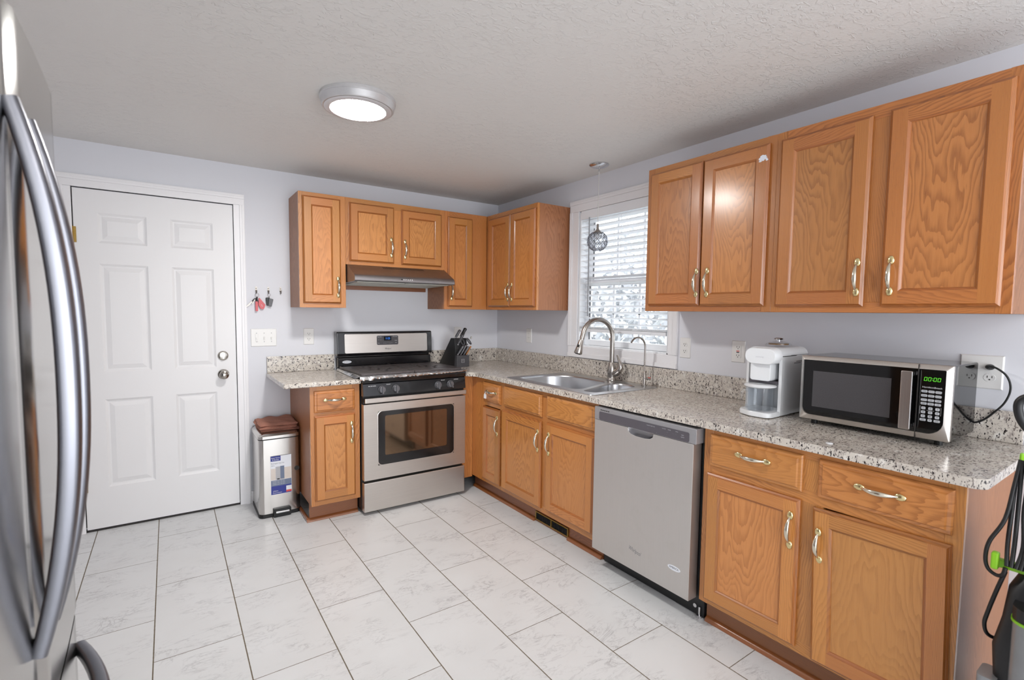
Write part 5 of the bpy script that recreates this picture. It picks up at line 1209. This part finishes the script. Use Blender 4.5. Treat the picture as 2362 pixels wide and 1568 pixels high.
# small things on counter / drawer
mb = MB(); mb.lathe([(0.0, 0.0005), (0.0115, 0.0005), (0.0115, 0.003), (0.010, 0.004), (0, 0.004)], (-0.586, -3.053, CZ1), 2, 20); solo('bottle_cap', 'tiny white round cap lying on the counter in front of the microwave', 'cap', mb, 'whitep', (-0.586, -3.053, CZ1), smooth=40)
mb = MB(); mb.tube([(-0.628, -3.245, CZ1+0.002), (-0.62, -3.252, CZ1+0.0035), (-0.613, -3.249, CZ1+0.002)], 0.0012, 6); solo('plastic_scrap', 'tiny clear plastic scrap near the counter edge below the microwave', 'scrap', mb, 'jug', (-0.62, -3.25, CZ1))
tg = thing('hang_tag', 'small white tag hanging on the tiny corner drawer pull', 'tag', (-0.662, -0.862, 0.77))
mb = MB(TR); mb.prism(rounded_poly([(0.851, 0.742), (0.880, 0.742), (0.880, 0.768), (0.872, 0.776), (0.859, 0.776), (0.851, 0.768)], 0.004), 0.656, 0.660); finish('tag_body', mb, 'whitep', tg, bevel=0.001)
mb = MB(TR); n = 14; mb.tube([(0.8655+0.010*math.sin(2*PI*i/n), 0.784+0.013*math.cos(2*PI*i/n), 0.657+0.004*math.sin(2*PI*i/n)) for i in range(n+1)], 0.0022, 6); finish('loop', mb, 'chrome', tg, smooth=60)

# ------------------------------------------------------------------ lights
cl = thing('ceiling_light', 'round flush ceiling light with brushed metal rim, glowing white', 'ceiling light', (-1.747, -1.515, H))
lc = (-1.747, -1.515, H)
mb = MB(); mb.lathe([(0.0, -0.0005), (0.166, -0.0005), (0.167, -0.012), (0.163, -0.016), (0.165, -0.018), (0.162, -0.021), (0.158, -0.042), (0.153, -0.047), (0.148, -0.047), (0.145, -0.042), (0.0, -0.042)], lc, 2, 64); finish('metal_rim', mb, 'lamprim', cl, smooth=40)
mb = MB(); mb.lathe([(0.1475, -0.0475), (0.142, -0.0505), (0.122, -0.0525)], lc, 2, 64); finish('frosted_ring', mb, 'rim', cl, smooth=60)
mb = MB(); mb.lathe([(0.122, -0.0525), (0.10, -0.0540), (0.05, -0.0550), (0.0001, -0.0553)], lc, 2, 64); finish('diffuser', mb, 'lamp', cl, smooth=60)

pd = thing('pendant_light', 'small crystal globe pendant hanging in front of the window', 'pendant lamp', (-0.165, -1.447, H))
px, py = -0.165, -1.447
mb = MB(); mb.lathe([(0.0, -0.0005), (0.064, -0.0005), (0.064, -0.006), (0.058, -0.012), (0.04, -0.019), (0.015, -0.023), (0.006, -0.024), (0.006, -0.045), (0, -0.045)], (px, py, H), 2, 40); finish('canopy', mb, 'chrome', pd, smooth=40)
mb = MB(); mb.tube([(px, py, H-0.044), (px+0.001, py, 2.1), (px, py, 1.93)], 0.0022, 8); finish('cord', mb, 'cord', pd)
GZ = 1.822; GR = 0.063
mb = MB(); mb.lathe([(0.004, 0.112), (0.0065, 0.11), (0.008, 0.085), (0.013, 0.07), (0.026, 0.06), (0.036, 0.052), (0.034, 0.05), (0.0, 0.052)], (px, py, GZ), 2, 28); finish('socket_cone', mb, 'nickel', pd, smooth=60)
beads = MB(); wires = MB(); rows_ = 9
for i in range(rows_):
    th = 0.62+(2.75-0.62)*i/(rows_-1); n = max(6, int(round(17*math.sin(th))))
    for j in range(n):
        a = 2*PI*(j+0.5*(i % 2))/n; c_ = (px+GR*math.sin(th)*math.cos(a), py+GR*math.sin(th)*math.sin(a), GZ+GR*math.cos(th)); beads.ball(c_, 0.0082, 8, 6)
for sgn in (1, -1):
    for j in range(12):
        P = []
        for i in range(19):
            th = 0.55+(2.8-0.55)*i/18; a = 2*PI*j/12+sgn*1.9*i/18; P.append((px+(GR+0.002)*math.sin(th)*math.cos(a), py+(GR+0.002)*math.sin(th)*math.sin(a), GZ+(GR+0.002)*math.cos(th)))
        wires.tube(P, 0.0014, 5)
finish('wire_globe', wires, 'knobg', pd); o = finish('crystal_beads', beads, 'crystal', pd, smooth=30, weld=False)
mb = MB(); mb.lathe([(0.006, 0.05), (0.012, 0.045), (0.012, 0.02), (0.008, 0.01), (0, 0.008)], (px, py, GZ), 2, 16); finish('bulb', mb, 'whitep', pd, smooth=50)

# ------------------------------------------------------------------ carpet cleaner at the right edge
vc = thing('carpet_cleaner', 'black upright carpet cleaner with lime green trim at the right edge', 'carpet cleaner', (-0.62, -3.62, 0))
def TV(u, v, w): return (-w, -u-0.035, v)
mb = MB(TV); P = [(0.40, 0.02), (0.86, 0.02), (0.88, 0.10), (0.80, 0.17), (0.62, 0.24), (0.45, 0.24), (0.40, 0.15)]
mb.loft([[(3.475, b, a) for a, b in P], [(3.765, b, a) for a, b in P]], 0, True, True, True); finish('floor_nozzle', mb, 'blackm', vc, bevel=0.02, bseg=3)
for u in (3.468, 3.7725):
    mb = MB(TV); mb.lathe([(0.05, -0.006), (0.06, -0.004), (0.06, 0.004), (0.05, 0.006)], (u, 0.0605, 0.50), 0, 20); finish('wheel', mb, 'rubber', vc, smooth=50)
mb = MB(TV); L = []
for v, u0, u1, w0, w1 in ((0.19, 3.49, 3.75, 0.45, 0.72), (0.35, 3.495, 3.745, 0.44, 0.735), (0.5, 3.485, 3.755, 0.46, 0.74), (0.58, 3.50, 3.74, 0.48, 0.74), (0.66, 3.505, 3.735, 0.50, 0.72), (0.72, 3.53, 3.71, 0.52, 0.69), (0.78, 3.57, 3.67, 0.55, 0.65)):
    L.append([(a, v, b) for a, b in rrect(u0, u1, w0, w1, 0.03, 4)])
mb.loft(L, 0, True, True, True); finish('body', mb, 'blackm', vc, smooth=50)
mb = MB(TV); mb.loft([[(a, v, b) for a, b in rrect(3.525, 3.715, 0.66, 0.785, 0.04, 6)] for v in (0.43, 0.445, 0.58, 0.60)], 0, True, True, True); tk = finish('dirty_water_tank', mb, 'tank', vc, smooth=50)
mb = MB(TV); mb.loft([[(a, v, b) for a, b in rrect(3.522, 3.718, 0.657, 0.788, 0.042, 6)] for v in (0.6005, 0.607)], 0, True, True, True); finish('tank_trim', mb, 'green', vc)
mb = MB(TV); mb.loft([[(a, v, b) for a, b in rrect(3.524, 3.716, 0.659, 0.786, 0.04, 6)] for v in (0.6075, 0.64)], 0, True, True, True); finish('tank_lid', mb, 'blackm', vc)
mb = MB(TV); mb.loft([[(a, v, b) for a, b in rrect(3.545, 3.70, 0.66, 0.73, 0.025, 5)] for v in (0.685, 0.80)], 0, True, True, True); finish('clean_water_tank', mb, 'tank', vc, smooth=50)
mb = MB(TV); mb.tube([(3.62, 0.76, 0.60), (3.61, 0.9, 0.595), (3.587, 1.01, 0.59)], [0.022, 0.018, 0.018], 12); finish('handle_stem', mb, 'blackm', vc, smooth=60)
mb = MB(TV); loop = cr_([(3.585, 0.985, 0.59), (3.535, 1.03, 0.61), (3.50, 1.075, 0.63), (3.487, 1.115, 0.635), (3.492, 1.142, 0.635), (3.52, 1.155, 0.635), (3.56, 1.145, 0.63), (3.585, 1.11, 0.615), (3.592, 1.05, 0.60), (3.585, 0.985, 0.59)], 5)
mb.tube(loop, [(0.008, 0.010)]*len(loop), 12); finish('loop_grip', mb, 'blackm', vc, smooth=60)
mb = MB(TV); mb.ball((3.53, 1.162, 0.635), (0.02, 0.006, 0.008)); finish('grip_trigger', mb, 'green', vc, smooth=60)
mb = MB(TV); mb.box(3.498, 3.60, 0.972, 0.988, 0.60, 0.622); mb.box(3.496, 3.504, 0.955, 1.0, 0.62, 0.635); finish('cord_hook', mb, 'green', vc, bevel=0.004)
mb = MB(TV); mb.box(3.475, 3.60, 0.70, 0.722, 0.68, 0.70); mb.box(3.470, 3.485, 0.695, 0.74, 0.69, 0.712); finish('cord_hook', mb, 'green', vc, bevel=0.004)
mb = MB(TV)
rn = random.Random(11)
for k in range(7):
    o_ = k*0.0085; j1_ = rn.uniform(-.006, .006)
    mb.tube(cr_([(3.502+o_*0.5, 0.985, 0.648+o_*0.4), (3.498+o_+j1_, 0.93, 0.66+o_*0.5), (3.497+o_*1.3, 0.85, 0.675), (3.497+o_*1.4+j1_, 0.77, 0.69+o_*0.3), (3.502+o_, 0.715, 0.716)], 5), 0.0048, 8)
mb.tube(cr_([(3.502, 0.985, 0.65), (3.497, 0.92, 0.67), (3.488, 0.83, 0.69), (3.464, 0.765, 0.70), (3.458, 0.72, 0.70), (3.464, 0.69, 0.70), (3.482, 0.68, 0.705), (3.496, 0.69, 0.715), (3.50, 0.71, 0.714)], 6), 0.0048, 8)
mb.tube(cr_([(3.498, 0.695, 0.70), (3.485, 0.64, 0.70), (3.470, 0.57, 0.695), (3.464, 0.53, 0.69), (3.472, 0.50, 0.68), (3.50, 0.49, 0.66)], 6), 0.0048, 8)
finish('power_cord', mb, 'rubber', vc, smooth=60)
mb = MB(TV); mb.loft([[(a, v, b) for a, b in rrect(3.466, 3.505, 0.68, 0.755, 0.012, 4)] for v in (0.30, 0.415, 0.42)], 0, True, True, True); finish('tool_holder', mb, 'tank', vc, smooth=50)
